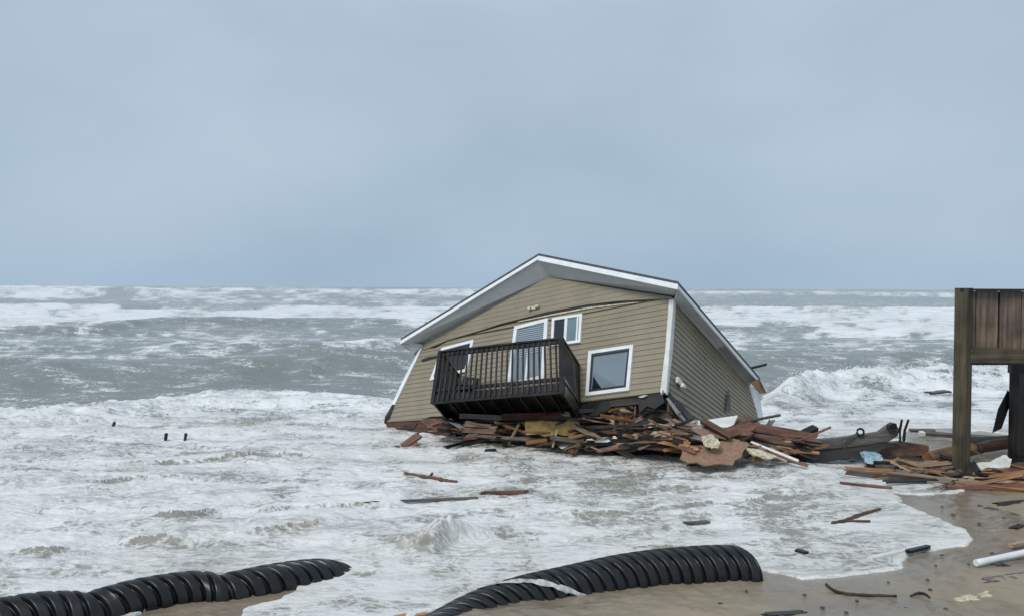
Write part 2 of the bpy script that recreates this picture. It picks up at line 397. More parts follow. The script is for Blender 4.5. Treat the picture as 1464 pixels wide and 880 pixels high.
# foam density
n_w = (fbm(X/(.05*Y+.3), Y/(.0016*Y*Y+.35), 4, 71)-.5)
PYw = PY+n_w*26*np.clip((PY-411)/90, .12, 1); PXw = PX+(fbm(X/(.04*Y+.3)+9, Y/(.0016*Y*Y+.4), 3, 72)-.5)*90
D = .20+0*X
def band(P, den, soft):
    global D
    k = in_poly_soft(PXw, PYw, P, soft); D = D*(1-k)+den*k
def add(P, den, soft):
    global D
    D = D+den*in_poly_soft(PXw, PYw, P, soft)
band([(-900, 411.5), (80, 412), (250, 414.5), (260, 416), (180, 420), (90, 429), (-900, 434)], .72, 3)
add([(200, 414), (700, 414), (700, 436), (200, 436)], .22, 3)
add([(320, 414.5), (410, 414.5), (410, 418), (320, 418)], .35, 1)
add([(430, 414.5), (700, 413.5), (700, 424), (440, 420)], .25, 1)
band([(-900, 441), (150, 439), (230, 443), (640, 437), (760, 437), (760, 466), (230, 465), (150, 475), (-900, 481)], .88, 3)
add([(-900, 482), (300, 476), (700, 480), (700, 516), (200, 520), (-900, 508)], .14, 9)
add([(180, 482), (700, 478), (700, 504), (300, 500)], .10, 5)
band([(960, 443), (1370, 441), (2300, 437), (2300, 478), (1370, 480), (1180, 476), (1100, 462), (960, 470)], .84, 2.5)
band([(960, 474), (1400, 480), (2300, 480), (2300, 506), (1370, 503), (960, 500)], .42, 6)
add([(960, 415.5), (1450, 415.5), (1450, 422), (960, 421)], .28, 1.5)
add([(960, 500), (2300, 500), (2300, 512), (960, 510)], .1, 5)
near = [(-1200, 622), (0, 602), (130, 594), (250, 583), (340, 578), (450, 579), (560, 585), (650, 600), (900, 606), (1060, 600), (1085, 588), (1130, 566), (1200, 549), (1300, 545), (1380, 538), (1464, 532), (2400, 520), (2400, 1400), (-1200, 1400)]
k = in_poly_soft(PXw, PY+n_w*8, near, 3); D = D*(1-k)+.78*k
def patch(cx, cy, rx, ry, den):
    global D
    g = np.exp(-(((PX-cx)/rx)**2+((PY-cy)/ry)**2)); D = D*(1-g)+den*g
patch(300, 607, 90, 9, .55); patch(700, 650, 110, 18, .58); patch(860, 690, 200, 42, .50); patch(1080, 720, 160, 45, .53)
patch(1120, 790, 130, 36, .50); patch(560, 700, 90, 20, .72); patch(610, 790, 90, 30, .62); patch(470, 770, 60, 14, .66); patch(540, 850, 80, 26, .58)
patch(1180, 665, 110, 12, .55); patch(850, 790, 120, 12, .74); patch(1330, 700, 50, 10, .45); patch(180, 752, 130, 6, .5); patch(1230, 580, 80, 13, .42); patch(1330, 578, 60, 9, .45); patch(1150, 595, 40, 8, .5); patch(300, 650, 120, 7, .5); patch(60, 680, 100, 6, .55); patch(420, 690, 90, 6, .5); patch(330, 785, 90, 7, .55)
patch(1180, 640, 80, 8, .6); patch(640, 640, 60, 8, .45); patch(200, 870, 180, 16, .6)
D = D + .30*np.exp(-((sea-.06)/.08)**2)-.12*np.exp(-((sea-.5)/.4)**2)*(Y < 34) + .05*np.clip(wv_b*3, 0, 1)
farw = sst(28, 60, Y)
tex = (fbm(X/(.03*Y+.4), Y/(.0012*Y*Y+.4), 4, 77)-.5)*(.55+.35*farw) + (fbm(X/(.012*Y+.1), Y/(.00045*Y*Y+.1), 4, 78, .6)-.5)*(.25+.75*farw)
D = D + tex*(.35+.65*sst(.1, .5, D)) + lines_f
silt = np.clip(.50*(Y < 30)+.15*(Y < 36)+.6*np.exp(-sea/2.2)*(Y < 34)+np.clip(wv_*2, 0, .45)+.5*np.exp(-(((PX-300)/140)**2+((PY-606)/12)**2))+.35*rb*(fbm(X/.7, Y/.5, 3, 88) > .5)+.45*np.exp(-(((PX-760)/260)**2+((PY-650)/30)**2)), 0, 1)

m, t, b = newmat('sea_water'); co = coord(t)
fa = t.nodes.new('ShaderNodeAttribute'); fa.attribute_name = 'foam'; fd = fa.outputs['Fac']
sa = t.nodes.new('ShaderNodeAttribute'); sa.attribute_name = 'silt'
nA = noise(t, co, 1, 10, .66, (.55, 1.0, .8)); nB = noise(t, co, 1, 9, .62, (4.0, 9.0, 4))
vo = t.nodes.new('ShaderNodeTexVoronoi'); vo.feature = 'DISTANCE_TO_EDGE'; vo.inputs['Scale'].default_value = 4.5
wn = t.nodes.new('ShaderNodeTexNoise'); wn.inputs['Scale'].default_value = 2.2; wn.inputs['Detail'].default_value = 5
t.links.new(co, wn.inputs['Vector'])
va = t.nodes.new('ShaderNodeVectorMath'); va.operation = 'MULTIPLY_ADD'; va.inputs[1].default_value = (1.1, 1.1, 0)
t.links.new(wn.outputs['Color'], va.inputs[0]); t.links.new(co, va.inputs[2]); t.links.new(va.outputs[0], vo.inputs['Vector'])
lace = ramp(t, vo.outputs['Distance'], [(.0, (.75,)*3), (.16, (.35,)*3), (.4, (.15,)*3)])
nn = mathn(t, 'ADD', mathn(t, 'MULTIPLY', nA, .68), mathn(t, 'MULTIPLY', nB, .32))
nn = mathn(t, 'SUBTRACT', nn, .5); nn = mathn(t, 'MULTIPLY', nn, 3.1)
ff = mathn(t, 'ADD', fd, nn); ff = mathn(t, 'ADD', ff, mathn(t, 'MULTIPLY', mathn(t, 'SUBTRACT', lace, .35), .6))
fac = ramp(t, ff, [(.36, (.03,)*3), (.50, (.36,)*3), (.64, (.80,)*3), (.85, (1.0,)*3)])
lnv = t.nodes.new('ShaderNodeTexNoise'); lnv.inputs['Scale'].default_value = 1; lnv.inputs['Detail'].default_value = 7; lnv.inputs['Roughness'].default_value = .6; lnv.inputs['Distortion'].default_value = .8
lm_ = t.nodes.new('ShaderNodeMapping'); lm_.inputs['Scale'].default_value = (.9, 2.6, 1); t.links.new(co, lm_.inputs[0]); t.links.new(lm_.outputs[0], lnv.inputs['Vector'])
ln = mathn(t, 'ABSOLUTE', mathn(t, 'SUBTRACT', lnv.outputs[0], .5))
lnr = ramp(t, ln, [(0, (.40,)*3), (.02, (.70,)*3), (.06, (1,)*3)])
lnb = ramp(t, mathn(t, 'ABSOLUTE', mathn(t, 'SUBTRACT', nB, .5)), [(0, (.70,)*3), (.03, (.92,)*3), (.06, (1,)*3)])
lmask = ramp(t, noise(t, co, 1, 4, .55, (.28, .8, 1)), [(.44, (0,)*3), (.60, (1,)*3)])
lines = mixc(t, lmask, (1.0, 1.0, 1.0), mixc(t, 1.0, lnr, lnb, 'MULTIPLY'))
fac = mathn(t, 'MULTIPLY', fac, lines)
wc = mixc(t, sa.outputs['Fac'], (.205, .222, .208), (.33, .305, .25))
wc = mixc(t, ramp(t, nA, [(.4, (0,)*3), (.65, (.5,)*3)]), wc, (.235, .25, .235))
fc = mixc(t, mathn(t, 'MULTIPLY', sa.outputs['Fac'], .45), (.85, .86, .86), (.66, .63, .57))
col = mixc(t, fac, wc, fc)
t.links.new(col, b.inputs['Base Color'])
t.links.new(ramp(t, fac, [(0, (.17,)*3), (.6, (.55,)*3), (1, (.8,)*3)]), b.inputs['Roughness'])
b.inputs['IOR'].default_value = 1.33
hb = mathn(t, 'ADD', mathn(t, 'MULTIPLY', nB, 1.0), mathn(t, 'MULTIPLY', fac, .35))
bump(t, b, hb, .60, .12)
sea_z, sea_X, sea_Y, sea_l = z, X, Y, zl*(Y < 33)+(-5)*(Y >= 33)
sea_o = link('sea_water', grid_mesh('sea_water', X, Y, z, {'foam': np.clip(D, 0, 1.3), 'silt': silt}), m); sea_o['kind'] = 'structure'
#MARK_HOUSE

# ------------------------------------------------------------------ the collapsed house
SC = 1.12
def R3(rx, ry, rz):
    return Matrix.Rotation(rz, 3, 'Z') @ Matrix.Rotation(ry, 3, 'Y') @ Matrix.Rotation(rx, 3, 'X')
HR = R3(-.5203, -.1804, -.5695)
HT = Vector((0.0753, 23.2373, 1.3852))
HT = Vector((0, 0, CAMZ)) + (HT-Vector((0, 0, CAMZ)))*SC
HM = HR.to_4x4(); HM.translation = HT; HI = HM.inverted()
aW, HH, LL, oo = 4.1011*SC, 2.4608*SC, 4.7547*SC, .62
house = empty('beach_house', (0, 0, 0), HM)
tag(house, 'tan vinyl-sided gabled house collapsed and tilted in the surf', 'house')
def loc(v): return HI @ Vector(v)
camL = loc((0, 0, CAMZ))
def fp(px, py, y=0.0):                   # local point seen at a photo pixel on the plane local-y = y
    r = HR.transposed() @ ray(px, py); return camL + r*((y-camL.y)/r.y)
def wp(px, py, O, n):                    # on a local plane
    r = HR.transposed() @ ray(px, py); return camL + r*((O-camL).dot(n)/r.dot(n))
BL, BR_, TR_, TL_ = fp(553, 603), fp(950, 560), fp(962, 425), fp(603, 492)
k_ = .1086
BWt = Vector((aW+k_*HH, LL, HH))
sn = (BWt-TR_).cross(BR_-TR_).normalized()
sp = lambda px, py, off=0.0: wp(px, py, TR_+sn*off*SGN, sn)
SGN = 1 if sn.x > 0 else -1
BWt_ = sp(1072, 548); BWb = sp(1092, 652)
def bil(A, B, C_, D_, s, t): return A*(1-s)*(1-t)+B*s*(1-t)+C_*s*t+D_*(1-s)*t
def inv_bil(quad, P, n):
    # Newton on the patch in its own plane
    A, B, C_, D_ = quad; ex = (B-A).normalized(); ey = n.cross(ex).normalized(); s = t = .5
    for _ in range(30):
        Q = bil(A, B, C_, D_, s, t)-P; r = (Q.dot(ex), Q.dot(ey))
        ds = (B-A)*(1-t)+(C_-D_)*t; dt = (D_-A)*(1-s)+(C_-B)*s
        a, b_, c_, d = ds.dot(ex), dt.dot(ex), ds.dot(ey), dt.dot(ey); det = a*d-b_*c_
        s -= (d*r[0]-b_*r[1])/det; t -= (-c_*r[0]+a*r[1])/det
    return s, t
def clip(poly, tv, keep_above):
    o = []
    for i, p in enumerate(poly):
        q = poly[(i+1) % len(poly)]; ip = (p[1] >= tv) == keep_above or p[1] == tv; iq = (q[1] >= tv) == keep_above or q[1] == tv
        if ip: o.append(p)
        if ip != iq:
            f = (tv-p[1])/(q[1]-p[1]); o.append((p[0]+(q[0]-p[0])*f, tv))
    return o
def siding(name, poly3, quad, n, parent, ncourse=17, lap=.024, base=0.0, thick=.06, wob=0.0):
    P = [inv_bil(quad, p, n) for p in poly3]
    # subdivide long edges so that edges follow the patch
    t0 = min(p[1] for p in P); t1 = max(p[1] for p in P); mb = MB(); dv = 1/ncourse
    k = math.floor(t0/dv)
    def P3(p, off):
        w = wob*math.sin(p[0]*5.1+p[1]*3)*.5
        return bil(*quad, p[0], p[1]) + n*(off+base+w)
    while k*dv < t1:
        b = clip(clip(P, k*dv, True), (k+1)*dv, False)
        if len(b) >= 3:
            # split in s so a warped patch stays smooth
            s0 = min(p[0] for p in b); s1 = max(p[0] for p in b)
            NS = 8 if s1-s0 > .3 else 3
            for j in range(NS):
                a_, b2 = s0+(s1-s0)*j/NS, s0+(s1-s0)*(j+1)/NS
                sw = [(p[1], p[0]) for p in b]; sw = clip(clip(sw, a_, True), b2, False)
                c = [(p[1], p[0]) for p in sw]
                if len(c) < 3: continue
                top = [P3(p, lap*(1-(p[1]/dv-k))) for p in c]; bot = [P3(p, -thick) for p in c]
                m_ = len(c)
                mb.add(top+bot, [tuple(range(m_)), tuple(range(2*m_-1, m_-1, -1))]+[(i, i+m_, (i+1) % m_+m_, (i+1) % m_) for i in range(m_)
                       if abs(c[i][0]-c[(i+1) % m_][0]) > 1e-5 or c[i][0] < s0+1e-4 or c[i][0] > s1-1e-4])
        k += 1
    return mb.build(name, MAT['siding'], parent)
nf = Vector((0, -1, 0)); ns = sn*SGN
quadF = (BL, BR_, TR_, TL_); quadS = (BR_, BWb, BWt_, TR_)
crack = [(955, 428), (912, 431.5), (881, 434.5), (840, 439.5), (782, 448.5), (716, 465.5), (671, 479), (640, 488)]
low = [fp(*p) for p in [(553, 603), (606, 599.5), (613, 596), (618, 595), (655, 594), (745, 585), (838, 573), (905, 565), (950, 559)]+[(959, 458), (961, 429)]+crack+[(622, 497), (603, 515)]]
low[-1] = fp(600, 500); siding('front_wall', low, quadF, nf, house, lap=.018, wob=.015)
gab = [fp(*p, y=-.03) for p in [(604, 492), (785, 397), (962, 425), (961, 428), (955, 427), (912, 429), (881, 431), (840, 435.5), (782, 446), (716, 463), (671, 477), (640, 486), (606, 500)]]
siding('gable_panel', gab, quadF, nf, house, base=.05, lap=.010)
side = [sp(*p) for p in [(951, 560), (962, 426), (1072, 548), (1079, 575), (1086, 602), (1089, 640), (1030, 628), (1003, 612), (985, 592), (966, 573)]]
siding('side_wall', side, quadS, ns, house, ncourse=17, lap=.022, wob=.03)
# torn slit in the side wall, with dark behind
mb = MB(); mb.prism([sp(*p, off=.05) for p in [(1041, 556), (1043.5, 566), (1044, 587), (1037, 588)]], ns*.01); mb.build('wall_tear', MAT['black_pvc'], house)
mb = MB(); mb.prism([fp(*p, y=-.025) for p in [(881, 431), (840, 435), (782, 445), (730, 458), (716, 464), (782, 450), (840, 441.5), (881, 436), (930, 430)]], (0, .02, 0)); mb.build('wall_crack', MAT['black_pvc'], house)
mb = MB(); mb.prism([fp(*p, y=-.05) for p in [(912, 431.5), (881, 434.5), (840, 439), (790, 448.5), (740, 459), (740, 460), (790, 450.3), (840, 441), (881, 436), (912, 432.6)]], (0, .02, 0)); mb.build('flashing', MAT['cream'], house)
mb = MB(); mb.prism([fp(*p, y=-.05) for p in [(602, 513.5), (612, 509.5), (628, 507), (628, 509.5), (613, 513), (603, 516)]], (0, .02, 0)); mb.build('wall_crack', MAT['black_pvc'], house)
# hidden walls and floor box
FLt, FRt2 = fp(603, 492), fp(962, 425)
back = Vector((0, LL, 0))
for nm, A, B, C_, D_ in (('side_wall', BL, TL_, TL_+back, BL+back), ('rear_wall', BL+back, TL_+back, Vector((TR_.x, LL, TR_.z)), Vector((BR_.x, LL, BR_.z)))):
    siding(nm, [A, B, C_, D_], (A, D_, C_, B), (D_-A).cross(B-A).normalized(), house, thick=.02)
mb = MB(); q = [BL+Vector((.05, .08, 0)), BR_+Vector((-.08, .08, 0)), BR_+Vector((-.1, LL-.1, 0)), BL+back+Vector((.1, -.1, 0))]
mb.hexa([p+Vector((0, 0, -.22)) for p in q], q); mb.build('floor', MAT['dark'], house)
# rim and joists hanging out under the wall
def fpanel(name, pts, mat, th=.05, y=-.03, parent=house):
    mb = MB(); mb.prism([fp(px, py, y) for px, py in pts], (0, th, 0)); return mb.build(name, MAT[mat], parent)
fpanel('rim_board', [(551, 604), (606, 601), (615, 597), (650, 597), (652, 612), (600, 617), (556, 616)], 'darkred', .06, .02)
fpanel('rim_board', [(555, 616), (600, 617), (650, 612), (652, 626), (600, 631), (568, 629)], 'darkred', .05, .10)
fpanel('rim_board', [(838, 573), (868, 569), (874, 581), (864, 590), (838, 596)], 'black', .06, .06)
fpanel('rim_board', [(876, 568), (908, 564), (904, 583), (893, 578), (880, 588)], 'dark', .06, .12)
fpanel('rim_board', [(911, 564), (945, 560), (950, 574), (936, 584), (925, 580), (914, 590)], 'black', .06, .03)
fpanel('torn_sheathing', [(600, 600), (610, 596.5), (622, 598), (634, 603), (622, 606), (612, 612)], 'brown', .03, -.03)
fpanel('torn_sheathing', [(575, 606), (596, 604), (592, 612), (580, 614)], 'darkred', .03, -.01)
fpanel('torn_wrap', [(912, 566.5), (920, 564), (926, 564), (921, 567), (916, 568)], 'soffit', .01, -.03)
fpanel('subfloor', [(836, 588), (880, 575), (950, 568), (962, 585), (955, 620), (838, 628)], 'dark', .05, .35)
random.seed(5)
for i in range(11):
    t_ = i/10; A = BL*(1-t_)+BR_*t_; mb = MB()
    mb.box(A+Vector((.06, LL/2, -.36)), (.05, LL-.3, .26)); mb.build('floor_joist', MAT['brown'], house)
# roof
pk, le, ri = fp(770, 363.5, -oo), fp(573, 484, -oo), fp(969, 403.5, -oo)
wle, wri, wpk = fp(603, 492), fp(962, 424), fp(785, 397)
rr = ri.copy()
# depth of the rear right eave from the photo
r_ = HR.transposed() @ ray(1087, 541)
best = min((abs((camL+r_*d).x-ri.x)+abs((camL+r_*d).z-ri.z), d) for d in np.arange(20, 40, .02)); RB = camL+r_*best[1]
dy = RB.y-ri.y
dv_ = RB-ri
upn = Vector((0, 0, 1))
def slab(name, a, b, mat, t0, t1, inset=0.0, back_=None):
    d = back_ or dv_; mb = MB(); a2, b2 = a+d, b+d
    mb.hexa([p-upn*t1 for p in (a, b, b2, a2)], [p-upn*t0 for p in (a, b, b2, a2)]); return mb.build(name, MAT[mat], house)
slab('roof', le-upn*.0, pk, 'shingle', -.03, .045); slab('roof', pk, ri, 'shingle', -.03, .045)
fwd = Vector((0, .03, 0))
def rake(a, b, h, y0=.012, mat='white', nm='fascia', z0=.045, th=.03):
    mb = MB(); A, B = a+Vector((0, y0, -z0)), b+Vector((0, y0, -z0))
    mb.hexa([A-upn*h, B-upn*h, B-upn*h+Vector((0, th, 0)), A-upn*h+Vector((0, th, 0))], [A, B, B+Vector((0, th, 0)), A+Vector((0, th, 0))]); return mb.build(nm, MAT[mat], house)
rake(le, pk-Vector((.0, 0, 0)), .135); rake(pk, ri, .17)
# right eave fascia
mb = MB(); A = ri-upn*.045; B = RB-upn*.045
mb.hexa([A+Vector((-.035, .03, -.12)), A+Vector((-.008, .03, -.12)), B+Vector((-.008, 0, -.12)), B+Vector((-.035, 0, -.12))], [A+Vector((-.035, .03, 0)), A+Vector((-.008, .03, 0)), B+Vector((-.008, 0, 0)), B+Vector((-.035, 0, 0))]); mb.build('fascia', MAT['white'], house)
# soffits: rake overhang to the wall, quads with thickness
def sof(P, nm='soffit', mat='soffit', th=.03):
    n_ = (P[1]-P[0]).cross(P[3]-P[0]).normalized()
    if n_.z < 0: n_ = -n_
    mb = MB(); mb.hexa(P, [p+n_*th for p in P]); return mb.build(nm, MAT[mat], house)
lo = lambda p, h: p-upn*h+Vector((0, .045, 0))
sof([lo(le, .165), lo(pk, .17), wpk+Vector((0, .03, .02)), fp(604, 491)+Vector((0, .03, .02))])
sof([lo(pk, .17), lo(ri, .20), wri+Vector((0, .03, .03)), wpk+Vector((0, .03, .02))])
# frieze under the rake soffit on the right and left
# eave soffit on the right side: from roof edge to wall top, plus frieze band
e0, e1 = A+Vector((-.03, .05, -.13)), B+Vector((-.03, 0, -.13))
w0, w1 = sp(963, 430, .03), sp(1069, 548, .03)
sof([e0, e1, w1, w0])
for k in range(5):                       # grooves of the far soffit panels
    f = .62+.075*k; p_, q_ = e0.lerp(e1, .55), e0.lerp(e1, .99); a_, b2 = w0.lerp(w1, .55), w0.lerp(w1, .99)
    g = .15+.17*k; mb = MB(); mb.bar(p_.lerp(a_, g)-ns.cross(Vector((0,1,0)))*0-Vector((0, 0, .008)), q_.lerp(b2, g)-Vector((0, 0, .008)), .012, .01); mb.build('soffit_joint', MAT['dark'], house)
# left eave return
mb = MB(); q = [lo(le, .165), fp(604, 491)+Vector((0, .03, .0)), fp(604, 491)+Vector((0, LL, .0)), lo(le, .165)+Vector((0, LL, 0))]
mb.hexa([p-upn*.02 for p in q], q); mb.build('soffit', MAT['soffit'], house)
mb = MB(); mb.prism([fp(574, 486, -.55), fp(604, 492, -.1), fp(590, 506, -.1)], (0, .03, 0)); mb.build('eave_return', MAT['soffit'], house)
mb = MB(); mb.prism([fp(954, 409, -.60), fp(969, 406, -.60), fp(969, 411, -.56), fp(960, 416, -.3), fp(951, 413, -.5)], (0, .04, 0)); mb.build('eave_return', MAT['trim'], house)
# broken flap hanging at the rear eave
fl = [sp(1072, 546, .25), sp(1084, 541, .45), sp(1092, 546, .5), sp(1098, 560, .5), sp(1085, 561, .35)]
mb = MB(); mb.prism(fl, Vector((0, .06, 0))); mb.build('eave_flap', MAT['tan'], house)
mb = MB(); mb.prism([sp(1086, 541, .5), sp(1092, 546, .5), sp(1098, 560, .5), sp(1095, 560, .5), sp(1089, 547, .5)], Vector((0.02, .04, 0))); mb.build('fascia', MAT['trim'], house)
# gutter-like dark shingle edge seen on top is the roof itself; corner trims
def strip(name, pts, mat, f, th=.03):
    mb = MB(); P = [f(*p) for p in pts]; n_ = (P[1]-P[0]).cross(P[2]-P[0]).normalized(); mb.prism(P, n_*th*(1 if n_.y < 0 else -1)); return mb.build(name, MAT[mat], house)
mb = MB(); mb.prism([fp(*p, y=-.075) for p in [(956.5, 428), (963.5, 427), (957, 500), (952.5, 562), (948, 556), (945, 563), (944, 558), (951, 500)]], (0, .09, 0)); mb.build('corner_trim', MAT['trim'], house)
mb = MB(); mb.prism([sp(*p, off=.045) for p in [(963, 427), (967, 432), (962, 500), (955, 564), (951, 560), (957, 500)]], -ns*.05); mb.build('corner_trim', MAT['trim'], house)
mb = MB(); mb.prism([fp(*p, y=-.05) for p in [(601.5, 495), (605, 492), (595, 514), (564, 578), (560, 577), (580, 535)]], (0, .09, 0)); mb.build('corner_trim', MAT['white'], house)
fpanel('torn_edge', [(561, 577), (564, 578), (556, 598), (549, 604), (550, 596)], 'dark', .08, -.04)
mb = MB(); mb.prism([sp(*p, off=.05) for p in [(1071, 550), (1076, 553), (1088, 575), (1092, 603), (1087, 604), (1082, 585), (1077, 570)]], -ns*.06); mb.build('corner_trim', MAT['white'], house)
mb = MB(); mb.prism([sp(*p, off=.05) for p in [(958, 560), (962, 566), (975, 577), (990, 593), (1003, 607), (1001, 613), (985, 600), (966, 580), (955, 567)]], -ns*.04); mb.build('torn_edge', MAT['dark'], house)
mb = MB(); mb.prism([sp(*p, off=.16) for p in [(953, 569), (956, 568), (972, 588), (984, 604), (981, 604), (968, 592)]], -ns*.02); mb.build('torn_wrap', MAT['soffit'], house)
# frames: a 4-corner window on the front wall
def frame_quad(outer, name, w, mat, parent, y0=-.05, y1=.0):
    O = [fp(px, py, y0) for px, py in outer]; c = sum(O, Vector())/4; I = []
    for i in range(4):
        p, a_, b2 = O[i], O[i-1], O[(i+1) % 4]; da, db = (a_-p).normalized(), (b2-p).normalized()
        s = w/max(.3, da.cross(db).length); I.append(p+(da+db)*s)
    d = Vector((0, y1-y0, 0)); mb = MB()
    for i in range(4):
        j = (i+1) % 4; mb.hexa([O[i]+d, O[j]+d, I[j]+d, I[i]+d], [O[i], O[j], I[j], I[i]])
    return mb.build(name, MAT[mat], parent), I
def pane(I, name, mat, parent, y, parts=(0, 1), lo_=0, hi=1):
    a_, b2 = parts; P = [I[0].lerp(I[1], a_), I[0].lerp(I[1], b2), I[3].lerp(I[2], b2), I[3].lerp(I[2], a_)]
    P = [P[0].lerp(P[3], lo_), P[1].lerp(P[2], lo_), P[1].lerp(P[2], hi), P[0].lerp(P[3], hi)]
    P = [Vector((p.x, y, p.z)) for p in P]; mb = MB(); mb.prism(P, (0, .012, 0)); return mb.build(name, MAT[mat], parent)
def bar2(I, y, a0, a1, b0, b1, w, name, mat, parent):
    P = lambda s, t: I[0].lerp(I[1], s).lerp(I[3].lerp(I[2], s), t)
    A_, B_ = P(a0, a1), P(b0, b1); mb = MB(); mb.bar(Vector((A_.x, y, A_.z)), Vector((B_.x, y, B_.z)), w, .03, Vector((0, -1, 0))); return mb.build(name, MAT[mat], parent)
def window(outer, w, label=None, nm='window'):
    fr, I = frame_quad(outer, nm, w, 'white', house, -.075, -.0)
    if label: fr['label'] = label
    return fr, I
fr, I = window([(841, 501), (905, 491.5), (899, 557), (836.5, 565)], .10, 'picture window to the right of the balcony')
pane(I, 'pane', 'glass', fr, -.036)
f2, I2 = frame_quad([(846, 506.5), (900, 498.5), (894.5, 552), (842, 559)], 'sash', .055, 'black_pvc', fr, -.055, -.02)
mb = MB(); mb.prism([fp(848, 537, -.042), fp(861, 556, -.042), fp(846, 558, -.042)], (0, .006, 0)); mb.build('torn_screen', MAT['glass_dark'], fr)
fr, I = window([(789, 454), (832, 447.5), (829.5, 488.5), (787, 494)], .085, 'small two-sash window above the balcony corner')
pane(I, 'pane', 'glass_dark', fr, -.036, (0, .42)); pane(I, 'pane', 'glass_green', fr, -.036, (.5, 1)); bar2(I, -.05, .47, 0, .47, 1, .09, 'mullion', 'white', fr)
bar2(I, -.05, .93, 0, .93, 1, .05, 'mullion', 'white', fr)
fr, I = window([(735, 466), (783, 454), (777.5, 540), (724, 552)], .115, 'sliding glass door with blinds behind the balcony', 'balcony_door')
pane(I, 'pane', 'blinds', fr, -.036, (0, 1), 0, .55); pane(I, 'pane', 'glass', fr, -.037, (0, 1), .552, 1); bar2(I, -.05, .5, .3, .5, 1, .07, 'mullion', 'white', fr)
fr, I = window([(631, 496.5), (677, 484.5), (667, 530), (614, 543)], .10, 'dark broken window at the left end of the balcony')
pane(I, 'pane', 'glass_dark', fr, -.036)
# light on gable, vent hood on side wall
mb = MB(); c0 = fp(763, 440, -.09); mb.box(c0, (.16, .06, .10)); mb.box(c0+Vector((.14, -.03, .01)), (.12, .08, .09)); mb.tube([c0+Vector((-.10, 0, 0)), c0+Vector((-.12, -.09, -.02))], [.05, .06], 10); mb.build('porch_light', MAT['cream'], house)
mb = MB(); c0 = sp(971, 545, .08); mb.box(c0, (.08, .28, .16)); mb.box(c0+Vector((.06, .12, -.08)), (.10, .14, .10)); vh = mb.build('vent_hood', MAT['trim'], house)
mb = MB(); mb.prism([sp(966.5, 541, .06), sp(971, 546, .06), sp(976, 554, .06), sp(970, 552, .06)], ns*.01); mb.build('vent_opening', MAT['black_pvc'], house)

# ---- balcony
DB = 1.54
bal = bpy.data.objects.new('balcony', None); C.objects.link(bal); bal.parent = house
tl, tr = fp(630, 503, -DB), fp(803, 484, -DB)
wtr, wbr, wbl = fp(833, 518), fp(830, 576), fp(655, 592)
db_l, db_r = fp(622, 563, -DB), fp(806, 547, -DB)     # deck level at front
bx_ = lambda p: p
ZU = Vector((.1086, 0, 1)).normalized()
hR = (tr-db_r).length; hL = (tl-db_l).length
up_r = (tr-db_r); up_l = (tl-db_l)
wl = Vector((fp(652, 580).x, -.02, db_l.z)); wr = Vector((fp(831.5, 572).x, -.02, db_r.z))
def bb(name, a, b, w, h, mat='balc', up=Vector((0, 0, 1))):
    mb = MB(); mb.bar(a, b, w, h, up); return mb.build(name, MAT[mat], bal)
# posts
for base, upv, ex in ((db_l, up_l, 0), (db_r, up_r, 0), (wr+Vector((0, -.06, 0)), up_r, 0), (wl+Vector((0, -.06, 0)), up_l, 0)):
    bb('post', base-Vector((0, 0, .30)), base+upv*1.02, .12, .12, 'balc', Vector((0, -1, 0)))
m_ = db_l.lerp(db_r, .985); 
# rails
for nm, f0, w_, h_ in (('top_rail', 1.0, .13, .05), ('rail', .93, .045, .11), ('rail', .09, .045, .10)):
    bb(nm, db_l+up_l*f0, db_r+up_r*f0, w_, h_)
    bb(nm, db_r+up_r*f0, wr+up_r*f0, w_, h_)
    bb(nm, db_l+up_l*f0, wl+up_l*f0, w_, h_)
nb = 24
for i in range(1, nb):
    t_ = i/nb; b0 = db_l.lerp(db_r, t_)+Vector((0, -.04, 0)); uu = up_l.lerp(up_r, t_)
    bb('baluster', b0-uu*.17, b0+uu*.96, .042, .04, 'balust', Vector((0, -1, 0)))
for s_, (b0_, b1_, uu) in enumerate(((db_r, wr, up_r), (db_l, wl, up_l))):
    for i in range(1, 11):
        t_ = i/11; b0 = b0_.lerp(b1_, t_)
        bb('baluster', b0+uu*.04, b0+uu*.96, .04, .075 if s_ == 0 else .04, 'balc', Vector((0, -1, 0)))
# floor, rim, joists; underside shade painted in by black floor and joists
q = [db_l, db_r, wr, wl]; mb = MB()
mb.hexa([p-Vector((0, 0, .035)) for p in q], q); mb.build('deck_floor', MAT['black'], bal)
for a_, b2 in ((db_l, db_r), (db_r, wr), (db_l, wl), (wl, wr)):
    bb('rim_joist', a_-Vector((0, 0, .17)), b2-Vector((0, 0, .17)), .045, .25)
for i in range(1, 9):
    t_ = i/9; a_ = db_l.lerp(db_r, t_)-Vector((0, 0, .15)); b2 = wl.lerp(wr, t_)-Vector((0, 0, .15))
    bb('deck_joist', a_+Vector((0, .03, 0)), b2-Vector((0, .03, 0)), .04, .09, 'black')
bb('ledger_board', wl-Vector((.15, .02, .34)), wr-Vector((-.1, .02, .34)), .05, .06, 'grey')
